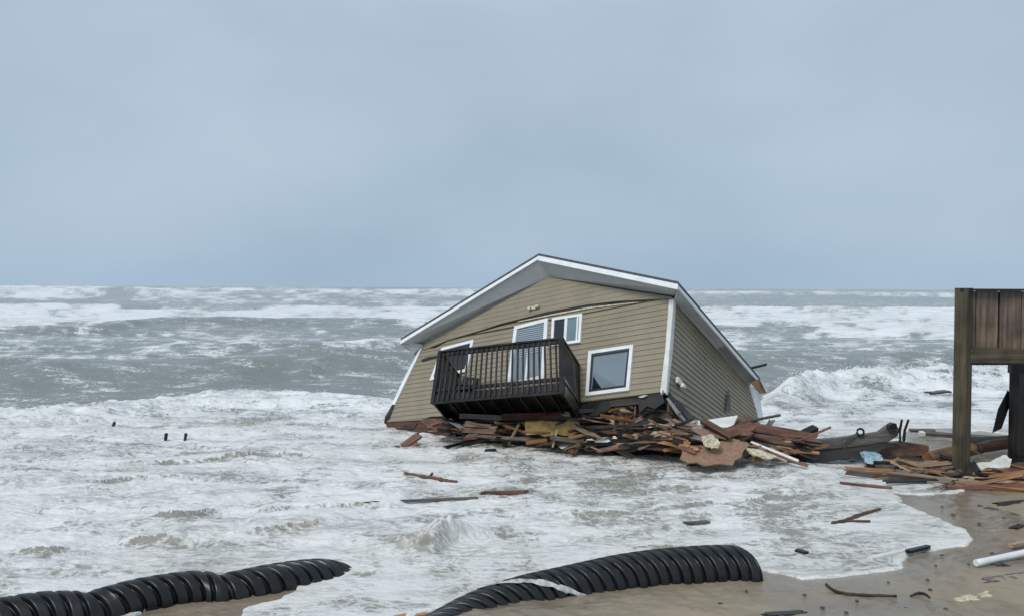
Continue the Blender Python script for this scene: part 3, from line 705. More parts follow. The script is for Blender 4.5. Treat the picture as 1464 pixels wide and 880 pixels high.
# ---- chair tipped behind the balcony rail (a thing of its own)
cp = HM @ (db_l.lerp(wl, .45)+Vector((.75, 0, .02)))
CM = Matrix.Translation(cp) @ HR.to_4x4() @ Matrix.Rotation(.5, 4, 'Z') @ Matrix.Rotation(-.18, 4, 'X')
chair = empty('patio_chair', (0, 0, 0), CM); tag(chair, 'black patio chair behind the left end of the balcony railing', 'chair')
mb = MB(); mb.box((0, 0, .42), (.5, .48, .04)); mb.build('seat', MAT['black'], chair)
mb = MB(); [mb.box((-.2+.1*i, .25+.02, .72), (.07, .025, .58)) for i in range(5)]; mb.box((0, .27, 1.0), (.5, .04, .07)); mb.build('backrest', MAT['black'], chair)
for sx in (-1, 1):
    for sy in (-1, 1):
        mb = MB(); mb.bar((sx*.22, sy*.21, .4), (sx*.26, sy*.27, 0), .045, .045, Vector((0, 1, 0))); mb.build('leg', MAT['black'], chair)
    mb = MB(); mb.bar((sx*.26, -.24, .64), (sx*.26, .26, .66), .06, .03); mb.bar((sx*.26, -.22, .42), (sx*.26, -.22, .64), .04, .04, Vector((0, 1, 0))); mb.build('armrest', MAT['black'], chair)


# ------------------------------------------------------------------ loose things
def plank_mesh(name, L, w, t, seed=0, jag=.5, bow=.0, nx=7, nw=5):
    rd = random.Random(seed); vs = []; fs = []
    ja = [rd.uniform(0, 1)**1.5*jag*w*1.5 for _ in range(nw+1)]; jb = [rd.uniform(0, 1)**1.5*jag*w*1.5 for _ in range(nw+1)]
    ph = rd.uniform(0, 6); tw = rd.uniform(-.06, .06)
    for z in (0, 1):
        for i in range(nx+1):
            f = i/nx
            for j in range(nw+1):
                g = j/nw-.5
                x = (f-.5)*L
                if i == 0: x += ja[j]
                if i == nx: x -= jb[j]
                ed = 0
                if 0 < i < nx and j in (0, nw): ed = rd.uniform(-.03, .03)*w*(1 if jag > .2 else .2)
                vs.append((x, g*w+ed, (z-.5)*t + bow*(1-(2*f-1)**2) + tw*g*w*math.sin(f*3+ph)))
    o = (nx+1)*(nw+1); idx = lambda z, i, j: z*o+i*(nw+1)+j
    for i in range(nx):
        for j in range(nw):
            fs.append((idx(1, i, j), idx(1, i+1, j), idx(1, i+1, j+1), idx(1, i, j+1)))
            fs.append((idx(0, i, j), idx(0, i, j+1), idx(0, i+1, j+1), idx(0, i+1, j)))
        fs.append((idx(0, i, 0), idx(0, i+1, 0), idx(1, i+1, 0), idx(1, i, 0)))
        fs.append((idx(0, i, nw), idx(1, i, nw), idx(1, i+1, nw), idx(0, i+1, nw)))
    for j in range(nw):
        fs.append((idx(0, 0, j), idx(1, 0, j), idx(1, 0, j+1), idx(0, 0, j+1)))
        fs.append((idx(0, nx, j), idx(0, nx, j+1), idx(1, nx, j+1), idx(1, nx, j)))
    return mesh_from(name, vs, fs)
_sd = [100]
def surf_z(x, y):
    r = np.clip(np.searchsorted(-sea_Y[:, 0], -y), 1, sea_Y.shape[0]-1); c = np.clip(np.round((x/y+.78)/1.6*(sea_X.shape[1]-1)).astype(int), 0, sea_X.shape[1]-1)
    return np.maximum(sea_z[r, c], sea_l[r, c])
def on_surf(px, py, up=.02):             # where the ray through a pixel meets the water or sand
    r = ray(px, py); t_ = np.arange(9, 60, .01)/r.y
    x, y, z_ = r.x*t_, r.y*t_, CAMZ+r.z*t_; hit = np.nonzero(z_ < surf_z(x, y)+up)[0]
    i = hit[0] if len(hit) else -1; return Vector((x[i], y[i], z_[i]))
def W3(p):
    return on_surf(p[0], p[1]) if len(p) == 2 else (on_surf(p[0], p[1], p[2][0]-.02) if isinstance(p[2], tuple) else at(*p))
def plank(name, label, cat, p1, p2, w, t, mat, roll=0.0, jag=.5, bow=0., group=None, parent=None):
    a, b = W3(p1), W3(p2); _sd[0] += 1
    me = plank_mesh(name, (b-a).length, w, t, _sd[0], jag, bow); o = link(name, me, MAT[mat])
    x = (b-a).normalized(); y = Vector((0, 0, 1)).cross(x).normalized(); z = x.cross(y)
    y2 = y*math.cos(roll)+z*math.sin(roll); z2 = x.cross(y2)
    M = Matrix((x, y2, z2)).transposed().to_4x4(); M.translation = (a+b)/2; o.matrix_world = M
    tag(o, label, cat, group); return o
def slabt(name, label, cat, pts, off, mat, group=None, crumple=0.0):
    P = [W3(p) for p in pts]; c = sum(P, Vector())/len(P); mb = MB()
    mb.prism([p-c for p in P], off); o = mb.build(name, MAT[mat]); o.location = c
    if crumple:
        bm = bmesh.new(); bm.from_mesh(o.data); bmesh.ops.subdivide_edges(bm, edges=bm.edges, cuts=3, use_grid_fill=True)
        rd = random.Random(len(label))
        for v in bm.verts: v.co += Vector((rd.uniform(-1, 1), rd.uniform(-1, 1), rd.uniform(-1, 1)))*crumple
        bm.to_mesh(o.data); bm.free()
    tag(o, label, cat, group); return o
def log(name, label, cat, p1, p2, r, mat, n=12, bend=.0, group=None, knots=.06):
    a, b = W3(p1), W3(p2); L = (b-a).length; rd = random.Random(len(label)*7); mb = MB(); K = 9
    ph = rd.uniform(0, 6)
    pts = [Vector((L*(i/K-.5), bend*math.sin(i/K*PI)+.02*math.sin(i*1.7+ph)*L*.2*(bend != 0), 0)) for i in range(K+1)]
    mb.tube(pts, [r*(1+rd.uniform(-knots, knots)) for _ in pts], n)
    o = mb.build(name, MAT[mat], smooth=False)
    for p in o.data.polygons: p.use_smooth = len(p.vertices) == 4
    x = (b-a).normalized(); y = Vector((0, 0, 1)).cross(x).normalized(); z = x.cross(y)
    M = Matrix((x, y, z)).transposed().to_4x4(); M.translation = (a+b)/2; o.matrix_world = M
    tag(o, label, cat, group); return o
def twig(name, label, cat, pts, r, mat, group=None, branch=None):
    P = [W3(p) for p in pts]; c = P[0].copy(); n = 5; Q = []
    for i in range(len(P)-1):
        p0, p1, p2, p3 = P[max(i-1, 0)], P[i], P[i+1], P[min(i+2, len(P)-1)]
        for k in range(n):
            t_ = k/n; Q.append(.5*((2*p1)+(p2-p0)*t_+(2*p0-5*p1+4*p2-p3)*t_**2+(3*p1-p0-3*p2+p3)*t_**3)-c)
    Q.append(P[-1]-c); mb = MB(); m_ = len(Q)
    mb.tube(Q, [r*(.55+.45*math.sin((.15+.8*i/m_)*PI))*(1+.15*math.sin(i*2.3)) for i in range(m_)], 7)
    o = mb.build(name, MAT[mat], smooth=True); o.location = c; tag(o, label, cat, group)
    if branch:
        q = [W3(p)-c for p in branch]; mb = MB(); mb.tube(q, [r*.6]*len(q), 6); mb.build('branch', MAT[mat], o, smooth=True)
    return o

# ---- corrugated pipes
def spline(P, n):
    out_ = []
    for i in range(len(P)-1):
        p0, p1, p2, p3 = P[max(i-1, 0)], P[i], P[i+1], P[min(i+2, len(P)-1)]
        for k in range(n):
            t_ = k/n; out_.append(.5*((2*p1)+(p2-p0)*t_+(2*p0-5*p1+4*p2-p3)*t_**2+(3*p1-p0-3*p2+p3)*t_**3))
    out_.append(P[-1]); return out_
def corrugated(name, label, P, R, pitch, lean, depth=.035, joints=(), endring=True):
    P = [Vector(p) for p in P]; c = P[0].copy(); Q = spline([p-c for p in P], 60)
    L = [0]
    for i in range(1, len(Q)): L.append(L[-1]+(Q[i]-Q[i-1]).length)
    tot = L[-1]; step = pitch/20; n = int(tot/step); NS = 40; vs = []; fs = []
    j = 0; Lj = [sum(((P[k+1]-P[k]).length for k in range(int(q))), 0)+(q-int(q))*((P[int(q)+1]-P[int(q)]).length if q > int(q) else 0) for q in joints]
    def pos(s):
        nonlocal j
        while j < len(L)-2 and L[j+1] < s: j += 1
        f = (s-L[j])/(L[j+1]-L[j]); d = (Q[j+1]-Q[j]).normalized(); return Q[j].lerp(Q[j+1], f), d
    fr_ = []
    for i in range(n+1): fr_.append(pos(i*step))
    for i, (p, d) in enumerate(fr_):
        d = (fr_[min(i+6, n)][0]-fr_[max(i-6, 0)][0]).normalized()
        u = d.cross(Vector((0, 0, 1))).normalized(); w = u.cross(d); s = i*step
        x = (s/pitch) % 1
        prof = 1.0 if .10 < x < .62 else 0.0
        prof = max(0, min(1, (1-abs(x-.5)/.5)*2.4))
        pr = R-depth*(1-prof)
        for q in Lj:
            g = abs(s-q)
            if g < pitch*.75: pr -= .035*(1-g/(pitch*.75))**.5
        for k in range(NS):
            a = 2*PI*k/NS
            sh = lean*R*math.cos(a)
            r2 = pr*(1+.012*math.sin(3*a+s*1.3))
            vs.append(p + (u*math.cos(a)+w*math.sin(a))*r2 + d*sh)
    for i in range(n):
        for k in range(NS): fs.append((i*NS+k, i*NS+(k+1) % NS, (i+1)*NS+(k+1) % NS, (i+1)*NS+k))
    # inner wall at each end so the mouth reads as a pipe
    m0 = len(vs)
    for e_, i in ((0, 0), (1, n)):
        ring = vs[i*NS:(i+1)*NS]; cc = sum(ring, Vector())/NS; d = fr_[i][1]*(1 if e_ == 0 else -1)
        b0 = len(vs); vs += [cc+(v-cc)*.78 for v in ring]; b1 = len(vs); vs += [cc+(v-cc)*.78+d*.35 for v in ring]
        for k in range(NS):
            k2 = (k+1) % NS; fs.append((i*NS+k, i*NS+k2, b0+k2, b0+k)); fs.append((b0+k, b0+k2, b1+k2, b1+k))
        fs.append(tuple(b1+k for k in range(NS)))
    me = mesh_from(name, vs, fs, True); o = link(name, me, MAT['pipe']); o.location = c
    tag(o, label, 'pipe'); return o
def pc(px, py_top, ztop):                # crest point of a pipe of radius R seen at a pixel
    return gd(px, py_top, ztop)
PR = .34
lp = [(-260, 905, .33), (-90, 872, .33), (0, 855, .36), (60, 846, .37), (130, 843, .33), (200, 826, .38), (270, 816, .38), (321, 818, .33), (383, 807, .34), (425, 801, .30), (458, 799, .24), (480, 803, .12)]
corrugated('drainage_pipe', 'black corrugated drainage pipe in three bent lengths, awash at lower left', [pc(a, b_, c_)-Vector((0, 0, PR)) for a, b_, c_ in lp], PR, .215, .62, .075, joints=(4, 7))
PR2 = .42
rp = [(540, 915, .0), (600, 892, .05), (650, 864, .10), (693, 842.5, .18), (751, 823, .27), (809, 809.5, .34), (885, 793, .42), (942, 785, .46), (992, 781, .48), (1030, 779.5, .48), (1062, 781, .46)]
rpp = [pc(a, b_, c_)-Vector((0, 0, PR2)) for a, b_, c_ in rp]
corrugated('drainage_pipe', 'black corrugated drainage pipe half buried at the wet sand edge, lower centre', rpp, PR2, .188, .50, .065)
# thin film of wash running over the pipe
Q = spline(rpp, 12); vs = []; fs = []; n = 26; base = 40
def film(i0, i1, a0, a1, w0, name):
    vs = []; fs = []
    for i in range(n+1):
        f = i/n; q = i0+(i1-i0)*f; k = min(int(q), len(Q)-2); p = Q[k].lerp(Q[k+1], q-k); dr = (Q[k+1]-Q[k]).normalized()
        u = dr.cross(Vector((0, 0, 1))).normalized(); w = u.cross(dr); ac_ = math.radians(a0+(a1-a0)*f)
        for j in range(7):
            a = ac_+(j/6-.5)*w0*(.35+.8*math.sin(f*PI))*(1+.35*math.sin(i*1.1+j*.7)+.2*math.sin(i*2.7)); r = PR2+.006+.006*math.sin(j/6*PI)
            vs.append(p+(u*math.cos(a)+w*math.sin(a))*r+dr*.50*PR2*math.cos(a))
    for i in range(n):
        for j in range(6): fs.append((i*7+j, i*7+j+1, (i+1)*7+j+1, (i+1)*7+j))
    me = mesh_from(name, vs, fs, True); o = link(name, me, MAT['film']); md = o.modifiers.new('thick', 'SOLIDIFY'); md.thickness = .012
    tag(o, 'thin pale film of wash spilling over the half buried pipe', 'foam', kind='stuff')
film(38, 60, 112, 6, .27, 'wash_film')
# ---- stilt deck on the right
DX = 21.9
dk = empty('stilt_deck', at(1374, 678, DX)); tag(dk, 'weathered timber deck on pilings at the right edge above the wreckage', 'deck')
DO = dk.location.copy()
def dkb(name, a, b, w, h, mat, up=Vector((0, 0, 1))):
    mb = MB(); mb.bar(a-DO, b-DO, w, h, up); return mb.build(name, MAT[mat], dk)
def jbox(name, c, d, mat, seed=0):       # board with slightly uneven edges
    mb = MB(); mb.box(Vector(c)-DO, d); return mb.build(name, MAT[mat], dk)
pt, pb = at(1378.3, 411, DX), at(1373.5, 690, DX)
mb = MB(); rz = Matrix.Rotation(math.radians(33), 3, 'Z')
def post(a, b, s, mat, rot):
    mb = MB(); q = lambda c: [c+rot @ Vector(v)*s/2 for v in ((-1, -1, 0), (1, -1, 0), (1, 1, 0), (-1, 1, 0))]
    mb.hexa([p-DO for p in q(a)], [p-DO for p in q(b)]); return mb.build('post', MAT[mat], dk)
rz = Matrix.Rotation(math.radians(-52), 3, 'Z')
po = post(pb+Vector((0, 0, -.8)), pt+Vector((0, 0, -.01)), .30, 'olive', rz)
X0 = at(1388, 440, DX).x; YD = pt.y
zt = 4.5; zb = at(1390, 497, DX).z; zc = at(1390, 517, DX).z
x = X0; i = 0
for wd in (.13, .56, .54, .36, .52, .55, .5, .55, .5, .5):
    mb = MB(); mb.box(Vector((x+wd/2, YD+.02+.03*(i % 2), (zt-.05+zb-.03+.03*(i % 3))/2))-DO, (wd-.035, .05, zt-.05-zb+.06)); mb.build('skirt_board', MAT['deckwall'], dk); x += wd; i += 1
jbox('backing', (X0+2.6, YD+.16, (zt+zb)/2), (5.2, .04, zt-zb-.1), 'dark')
jbox('cap_rail', (X0+2.45, YD+.02, zt+.0), (5.5, .34, .05), 'dark')
jbox('beam', (X0+2.6, YD+.02, (zb+zc)/2-.01), (5.3, .30, zb-zc), 'olivebeam')
jbox('beam', (X0+2.6+1.5, YD+2.6, (zb+zc)/2-.02), (5.2, .20, .3), 'dark')
jbox('beam', (X0+2.6, YD+.12, (zb+zc)/2-.08), (5.2, .02, .34), 'dark')
for k in range(8):
    jbox('deck_joist', (X0+1.5+k*.6, YD+1.4, zb+.0), (.06, 2.3, .22), 'dark')
for k in range(14):
    jbox('deck_board', (X0+2.6+.1+k*.12, YD+.25+k*.19, zb+.15), (5.2, .17, .04), 'grey')
a, b_ = at(1455, 515, 23.6), at(1452, 655, 23.6)
post(b_+Vector((0.05, 0, -.8)), a+Vector((0.05, 0, .1)), .32, 'balust', Matrix.Rotation(.3, 3, 'Z'))
mb = MB(); mb.box(at(1458, 526, 23.4)-DO, (.52, .2, .24)); mb.build('cleat', MAT['black'], dk)
mb = MB(); mb.box(at(1455, 658, 23.3)-DO, (.60, .5, .16)); mb.build('cleat', MAT['black'], dk)
post(at(1600, 690, DX), at(1600, 500, DX), .3, 'olive', rz)
post(at(1640, 660, 24), at(1640, 500, 24), .3, 'dark', rz)
slabt('broken_plank', 'dark broken board hanging slantwise beside the rear deck post', 'plank', [(1441, 557, 23.8), (1445, 562, 23.8), (1444, 578, 23.8), (1432, 612, 23.8), (1419, 618, 23.8), (1427, 584, 23.8)], (0.02, .05, 0), 'black')

# ---- wreckage under and in front of the house: (name, label, category, p1, p2, width, thick, material, roll, jag, bow)
hd = lambda px: 27.6-(px-560)*.0100      # distance of the wreck line in front of the house
H = hd
L_ = [
 ('broken_board', 'brown splintered board poking up from the foam at the left corner of the house', (571, 641, 25.4), (602, 619.5, 25.6), .22, .07, 'brown', .6, .9),
 ('broken_board', 'short black board tip in the foam left of the splintered corner board', (560, 644, 25.3), (571, 638, 25.4), .16, .08, 'black', .2, .6),
 ('broken_board', 'small brown offcut leaning on the splintered corner board', (587, 640, 25.4), (596, 629, 25.5), .16, .05, 'red', .9, .8),
 ('broken_board', 'pale bent strip hanging below the left end of the balcony', (641, 599, 26.6), (664, 612.5, 26.2), .13, .03, 'trim', .5, .3),
 ('long_board', 'thin grey board lying flat just under the balcony ledger, left half', (656, 594, 26.2), (722, 597, 25.8), .14, .05, 'grey', 1.2, .2),
 ('long_board', 'pale pinkish lath under the balcony, left of the yellow foam', (662, 606, 26.0), (713, 610, 25.6), .12, .04, 'pale', 1.0, .5),
 ('long_board', 'reddish lath just below the pale pinkish lath', (660, 614, 26.0), (712, 617, 25.5), .15, .05, 'red', 1.1, .6),
 ('broken_board', 'forked brown splinter sloping down to the water left of the yellow foam', (700, 611, 25.7), (729, 637, 25.4), .09, .05, 'brown', .5, .7),
 ('broken_board', 'upright thin splinter leaning against the left edge of the yellow foam', (726, 636, 25.3), (743, 604, 25.4), .07, .05, 'pale', .3, .8),
 ('long_board', 'long reddish board above the yellow foam slab', (716, 596, 25.7), (838, 592, 24.7), .20, .06, 'red', .9, .5),
 ('long_board', 'long thin pale board right of the yellow foam, sloping down right', (802, 590, 25.0), (880, 604, 24.3), .13, .05, 'pale', .9, .6),
 ('long_board', 'dull red board running behind the upright orange studs', (824, 600, 24.9), (905, 590, 24.2), .26, .06, 'red', .9, .6),
 ('broken_stud', 'upright orange stud under the picture window, left one', (889, 607, 24.2), (891, 577, 24.3), .12, .07, 'orange', .2, .3),
 ('broken_stud', 'upright orange stud under the picture window, right one', (897, 608, 24.15), (897.5, 579, 24.25), .12, .07, 'orange', .2, .5),
 ('broken_stud', 'stout dark upright post below the orange studs', (893, 629, 23.8), (892, 604, 23.9), .36, .14, 'dark', .1, .3),
 ('long_board', 'white board lying at the waterline left of the dark upright post', (836, 634.5, 24.1), (884, 629, 23.9), .30, .05, 'sheet', .7, .2),
 ('long_board', 'pale board at the waterline right of the dark upright post', (900, 628, 23.7), (931, 621, 23.6), .28, .06, 'pale', .7, .5),
 ('long_board', 'pale brown long plank at the waterline under the white board', (852, 642, 23.8), (930, 628, 23.4), .22, .05, 'orange', .8, .5),
 ('long_board', 'dark long plank low in the heap above the foam, centre', (835, 639, 23.9), (972, 634, 23.2), .20, .07, 'dark', .9, .4),
 ('long_board', 'second dark plank low in the heap under the pale one', (900, 633, 23.5), (985, 642, 23.0), .22, .07, 'brown', .9, .5),
 ('long_board', 'rust coloured lath slanting up under the house corner', (905, 603, 24.0), (960, 578, 24.0), .12, .05, 'red', .9, .8),
 ('long_board', 'thin brown lath crossing beneath the house corner', (915, 590, 24.2), (955, 574, 24.1), .10, .04, 'brown', .6, .8),
 ('long_board', 'wide orange-brown board fanning down right from the house corner', (930, 601, 23.7), (1009, 634, 22.9), .26, .05, 'orange', .9, .6),
 ('long_board', 'red-brown board lying directly over the wide orange-brown board', (945, 602, 23.5), (1040, 622, 22.8), .24, .05, 'red', 1.0, .5),
 ('long_board', 'brown board stretching from the fanned boards toward the white sheet', (955, 612, 23.3), (1078, 618, 23.0), .20, .06, 'brown', 1.0, .5),
 ('long_board', 'olive brown brace leaning across the white sheet', (1002, 599, 23.0), (1046, 624, 22.7), .16, .07, 'brown', .7, .3),
 ('broken_board', 'orange block at the left edge of the torn chipboard', (973, 629, 22.85), (988, 636, 22.8), .17, .06, 'orange', .8, .5),
 ('long_board', 'brown board rising to the right behind the torn chipboard', (1030, 622, 22.9), (1082, 604, 23.3), .30, .06, 'brown', .8, .8),
 ('broken_board', 'brown triangular board at the rear corner of the house', (1052, 596, 23.9), (1086, 617, 23.5), .42, .05, 'brown', .8, .9),
 ('long_board', 'reddish board lying along the top of the long grey girder', (1068, 609, 23.5), (1175, 627, 23.6), .26, .05, 'red', .9, .6),
 ('long_board', 'dull brown board under the reddish one, left of the grey girder', (1060, 622, 23.2), (1150, 634, 23.3), .22, .06, 'brown', .9, .5),
 ('thin_stick', 'thin grey stick jutting right beside the rear house corner', (1060, 603.5, 23.4), (1116, 592.5, 24.2), .06, .05, 'grey', .3, .3),
 ('thin_stick', 'white rod slanting into the foam right of the torn chipboard', (1073, 631, 22.9), (1142, 658.5, 22.0), .06, .04, 'sheet', .7, .2),
 ('thin_stick', 'second thinner pale rod alongside the white rod', (1071, 636, 22.8), (1125, 659, 22.1), .04, .03, 'pale', .7, .2),
 ('broken_board', 'black stub of beam pointing up behind the grey girder', (1141, 624, 24.5), (1167, 611, 24.7), .20, .16, 'black', .4, .3),
 ('long_board', 'grey pole lying on the sand behind the brown box beam', (1300, 614.5, 28.0), (1337, 615, 28.0), .12, .08, 'grey', .3, .3),
 ('long_board', 'long dark pole lying left of and behind the front deck post', (1320, 618.5, 27.5), (1446, 628, 25.5), .14, .10, 'grey', .3, .2),
 ('long_board', 'white tipped stub at the left tip of the long dark pole', (1314, 618.5, 27.4), (1322, 618.8, 27.4), .14, .10, 'sheet', .3, .2),
 ('long_board', 'dark plank on the sand below the long dark pole', (1372, 631, 25.3), (1446, 626, 25.3), .20, .08, 'dark', .5, .5),
 ('long_board', 'orange lath at the foot of the deck wreckage, lowest left', (1307, 681, 21.6), (1378, 689, 21.3), .15, .05, 'orange', .7, .4),
 ('long_board', 'red-brown board left of the front deck post foot', (1302, 673, 22.1), (1382, 677, 21.7), .18, .07, 'red', .7, .5),
 ('long_board', 'pale plank running right from the front deck post foot', (1375, 684, 21.2), (1480, 694, 20.9), .20, .05, 'pale', .5, .5),
 ('long_board', 'rust plank above the pale plank at the right edge', (1390, 679, 21.6), (1480, 682, 21.4), .20, .06, 'orange', .7, .5),
 ('long_board', 'dark brown plank under the pale plank at the right edge', (1378, 696, 20.9), (1500, 702, 20.6), .30, .08, 'dark', .6, .5),
 ('long_board', 'brown plank slanting behind the crumpled white sheet', (1385, 672, 22.4), (1480, 664, 22.6), .20, .07, 'brown', .7, .6),
 ('long_board', 'red plank touching the right border above the rust plank', (1405, 672, 22.0), (1490, 676, 21.8), .16, .06, 'red', .7, .6),
 ('broken_board', 'dark brown chunk leaning on the foot of the front deck post', (1384, 661, 21.9), (1396, 680, 21.6), .30, .10, 'dark', .9, .8),
 ('broken_board', 'black low board at the right border below the planks', (1420, 700, 20.6), (1490, 708, 20.3), .26, .08, 'black', .4, .6),
 ('long_board', 'long tan plank lying across the wreckage in front of the rear deck post', (1400, 690, 21.1), (1475, 687, 21.2), .15, .05, 'tanw', .6, .5),
 ('long_board', 'tan plank leaning toward the front deck post from the left', (1290, 668, 22.4), (1362, 661, 22.4), .13, .05, 'tanw', .6, .6),
 ('long_board', 'pale split plank between the orange lath and the front deck post foot', (1320, 676, 21.9), (1384, 684, 21.5), .10, .04, 'pale', .6, .7),
 ('long_board', 'weathered grey plank along the water edge of the deck wreckage', (1335, 688, 21.3), (1420, 700, 20.9), .12, .04, 'grey', .4, .6),
 ('long_board', 'thin tan lath crossing the fanned boards beside the house corner', (960, 598, 23.4), (1040, 640, 22.6), .08, .04, 'tanw', .7, .5),
 ('long_board', 'long dark lath on top of the heap under the picture window', (838, 612, 24.2), (960, 604, 23.7), .10, .05, 'dark', .7, .4),
 ('long_board', 'long weathered grey lath low in the heap under the balcony', (668, 622, 25.7), (790, 630, 24.8), .10, .05, 'grey', .7, .5),
 ('long_board', 'tan lath crossing the yellow foam slab corner to the right', (812, 626, 24.4), (880, 612, 24.1), .09, .05, 'tanw', .7, .6),
 ('long_board', 'brown plank poking out of the water below the yellow foam slab', (766, 634, 24.8), (836, 628, 24.3), .14, .05, 'brown', .7, .7),
 ('long_board', 'thin pale lath across the small white plank piece under the yellow foam', (790, 640, 24.5), (797, 612, 24.6), .05, .03, 'pale', .3, .7),
 ('floating_board', 'reddish board floating in the wash left of the deck wreckage', (1200, 689.5), (1276, 697), .12, .05, 'red', 0, .7),
 ('floating_board', 'reddish board floating in the wash in front of the yellow foam', (686, 704), (757, 703), .18, .06, 'red', 0, .9),
 ('floating_board', 'dark and white board stranded at the lip of the wash, pointing at the sand', (1243, 798), (1330, 778), .11, .05, 'sheet', 0, .2),
 ('floating_board', 'black broken end lying on the dark and white stranded board', (1296, 788, (.09,)), (1329, 780, (.08,)), .10, .05, 'black', 0, .5),
 ('floating_board', 'small dark chip floating between the pipe end and the stranded board', (1136, 785), (1154, 790), .10, .05, 'black', 0, .8),
 ('floating_board', 'tiny dark chip floating in the wash above the half buried pipe', (978, 747), (1014, 745), .10, .04, 'grey', 0, .8),
 ('floating_board', 'dark flat wreckage floating in the breaker left of the deck post', (1323, 562), (1360, 559), .4, .10, 'dark', 0.1, .9),
 ('floating_board', 'slender grey strip drawn for the dark edge of a bore sheet, left of the reddish board', (520, 718), (684, 711), .06, .05, 'grey', 0, .3),  # thin strip traces a wavelet's dark edge
 ('floating_board', 'small dark board bobbing under the left part of the balcony', (692, 644), (712, 643), .16, .07, 'black', 0, .6),
 ('roof_shard', 'dark shard sticking out behind the far roof edge', (1066, 527.5, 28.9), (1097, 520, 28.9), .07, .06, 'black', .3, .8),
 ('stranded_board', 'short pale board on the sand near the right border', (1414, 760), (1450, 757.5), .10, .05, 'pale', 0, .4),
 ('stranded_board', 'short dark lump next to the short pale board', (1446, 757), (1462, 751), .13, .08, 'dark', 0, .8),
 ('stranded_board', 'grey board half buried in sand below the right end of the planks', (1396, 722), (1452, 738), .22, .06, 'grey', 0, .8),
 ('stranded_board', 'dark wet board on the sand at the right border below the planks', (1420, 722), (1475, 716), .20, .06, 'dark', 0, .8),
 ('stranded_board', 'pale small board just above the long white pipe', (1444, 780, (.1,)), (1475, 772, (.1,)), .09, .05, 'pale', 0, .5),
 ('stranded_board', 'dark slat lying beneath the long white pipe at the right border', (1415, 806), (1480, 812), .18, .04, 'black', 0, .5),
 ('stranded_board', 'grey driftwood slab in the sand below the long white pipe', (1400, 832), (1480, 820), .22, .04, 'grey', 0, .9),
 ('stranded_board', 'dark driftwood crust at the bottom edge right of centre', (1088, 880), (1154, 876), .14, .06, 'dark', 0, .9),
 ('stranded_board', 'orange board end at the bottom edge left of the half buried pipe', (566, 884), (612, 876), .16, .06, 'orangeplastic', 0, .3),
]
for nm, lb, p1, p2, w_, t_, mt, rl, jg in L_:
    if nm == 'stranded_board' and len(p1) == 2: p1, p2 = (*p1, (.005,)), (*p2, (.005,))
    plank(nm, lb, nm.split('_')[1] if nm != 'roof_shard' else 'wreckage', p1, p2, w_, t_, mt, rl, jg)
# sheets and slabs
slabt('foam_slab', 'yellow foam slab wedged in the wreckage under the balcony', 'foam board', [(750, 603, 25.1), (790, 600, 24.9), (828, 602, 24.7), (829, 616, 24.6), (818, 623, 24.6), (800, 621, 24.7), (784, 625, 24.8), (768, 620, 24.9), (752, 621, 25.0)], (0.05, .25, .02), 'foamyellow')
slabt('chipboard_sheet', 'torn tan chipboard sheet tilted on the foam below the fanned boards', 'board', [(971, 631, 22.9), (984, 636, 22.8), (1004, 636, 22.7), (1014, 643, 22.5), (1026, 640, 22.6), (1031, 628, 22.9), (1048, 626, 22.9), (1066, 630, 22.9), (1072, 634, 22.7), (1063, 643, 22.4), (1060, 652, 22.2), (1051, 657, 22.1), (1048, 664, 21.9), (1026, 662, 21.9), (1008, 665, 21.8), (996, 660, 22.0), (985, 661, 22.0), (972, 655, 22.2), (976, 645, 22.5)], (0, .05, -.04), 'tan')
slabt('white_sheet', 'white sheet lying on the wreckage, left piece before the side wall', 'sheet', [(960, 607, 23.3), (1000, 600, 23.4), (1003, 611, 23.1), (985, 612, 23.1)], (0, .03, -.03), 'sheet')
slabt('white_sheet', 'larger white sheet right of the olive brown brace', 'sheet', [(1006, 600, 23.5), (1055, 593, 23.7), (1049, 606, 23.3), (1040, 612, 23.1), (1014, 611, 23.1)], (0, .03, -.03), 'sheet')
slabt('insulation_clump', 'cream insulation clump on top of the torn chipboard', 'insulation', [(1005, 628, 22.4), (1018, 624, 22.4), (1028, 632, 22.3), (1026, 641, 22.2), (1015, 640, 22.2), (1008, 636, 22.3)], (0, .12, .05), 'cream', crumple=.03)
slabt('insulation_clump', 'pale insulation scrap at the waterline left of the fanned boards', 'insulation', [(928, 612, 23.5), (939, 610, 23.5), (944, 617, 23.4), (934, 620, 23.4)], (0, .12, .03), 'sheet', crumple=.03)
slabt('insulation_clump', 'pale insulation scraps on the foam right of the torn chipboard', 'insulation', [(1066, 640, 22.6), (1085, 643, 22.5), (1110, 652, 22.2), (1100, 655, 22.1), (1078, 650, 22.2)], (0, .1, -.03), 'cream', crumple=.03)
slabt('white_sheet', 'small white plank piece floating below the yellow foam slab', 'sheet', [(798, 637, 24.6), (818, 630, 24.6), (821, 634, 24.5), (803, 641, 24.4)], (0, .08, -.02), 'sheet')
slabt('blue_bundle', 'pale blue and white plastic bundle under the right end of the grey girder', 'bundle', [(1232, 645, 23.3), (1255, 647, 23.2), (1263, 653, 23.0), (1258, 661, 22.8), (1242, 662, 22.8)], (0, .18, .0), 'blue', crumple=.03)
plank('dark_tray', 'black board edged white at the waterline below the blue bundle', 'board', (1240, 666, 22.9), (1282, 667.5, 22.8), .3, .07, 'black', .1, .2)
slabt('crumpled_sheet', 'white crumpled sheet caught between the two deck posts', 'sheet', [(1389, 663, 22.2), (1418, 659, 22.4), (1436, 649, 22.8), (1446, 656, 22.6), (1443, 669, 22.2), (1420, 672, 22.0), (1402, 673, 21.9)], (0, .06, -.02), 'sheet', crumple=.02)
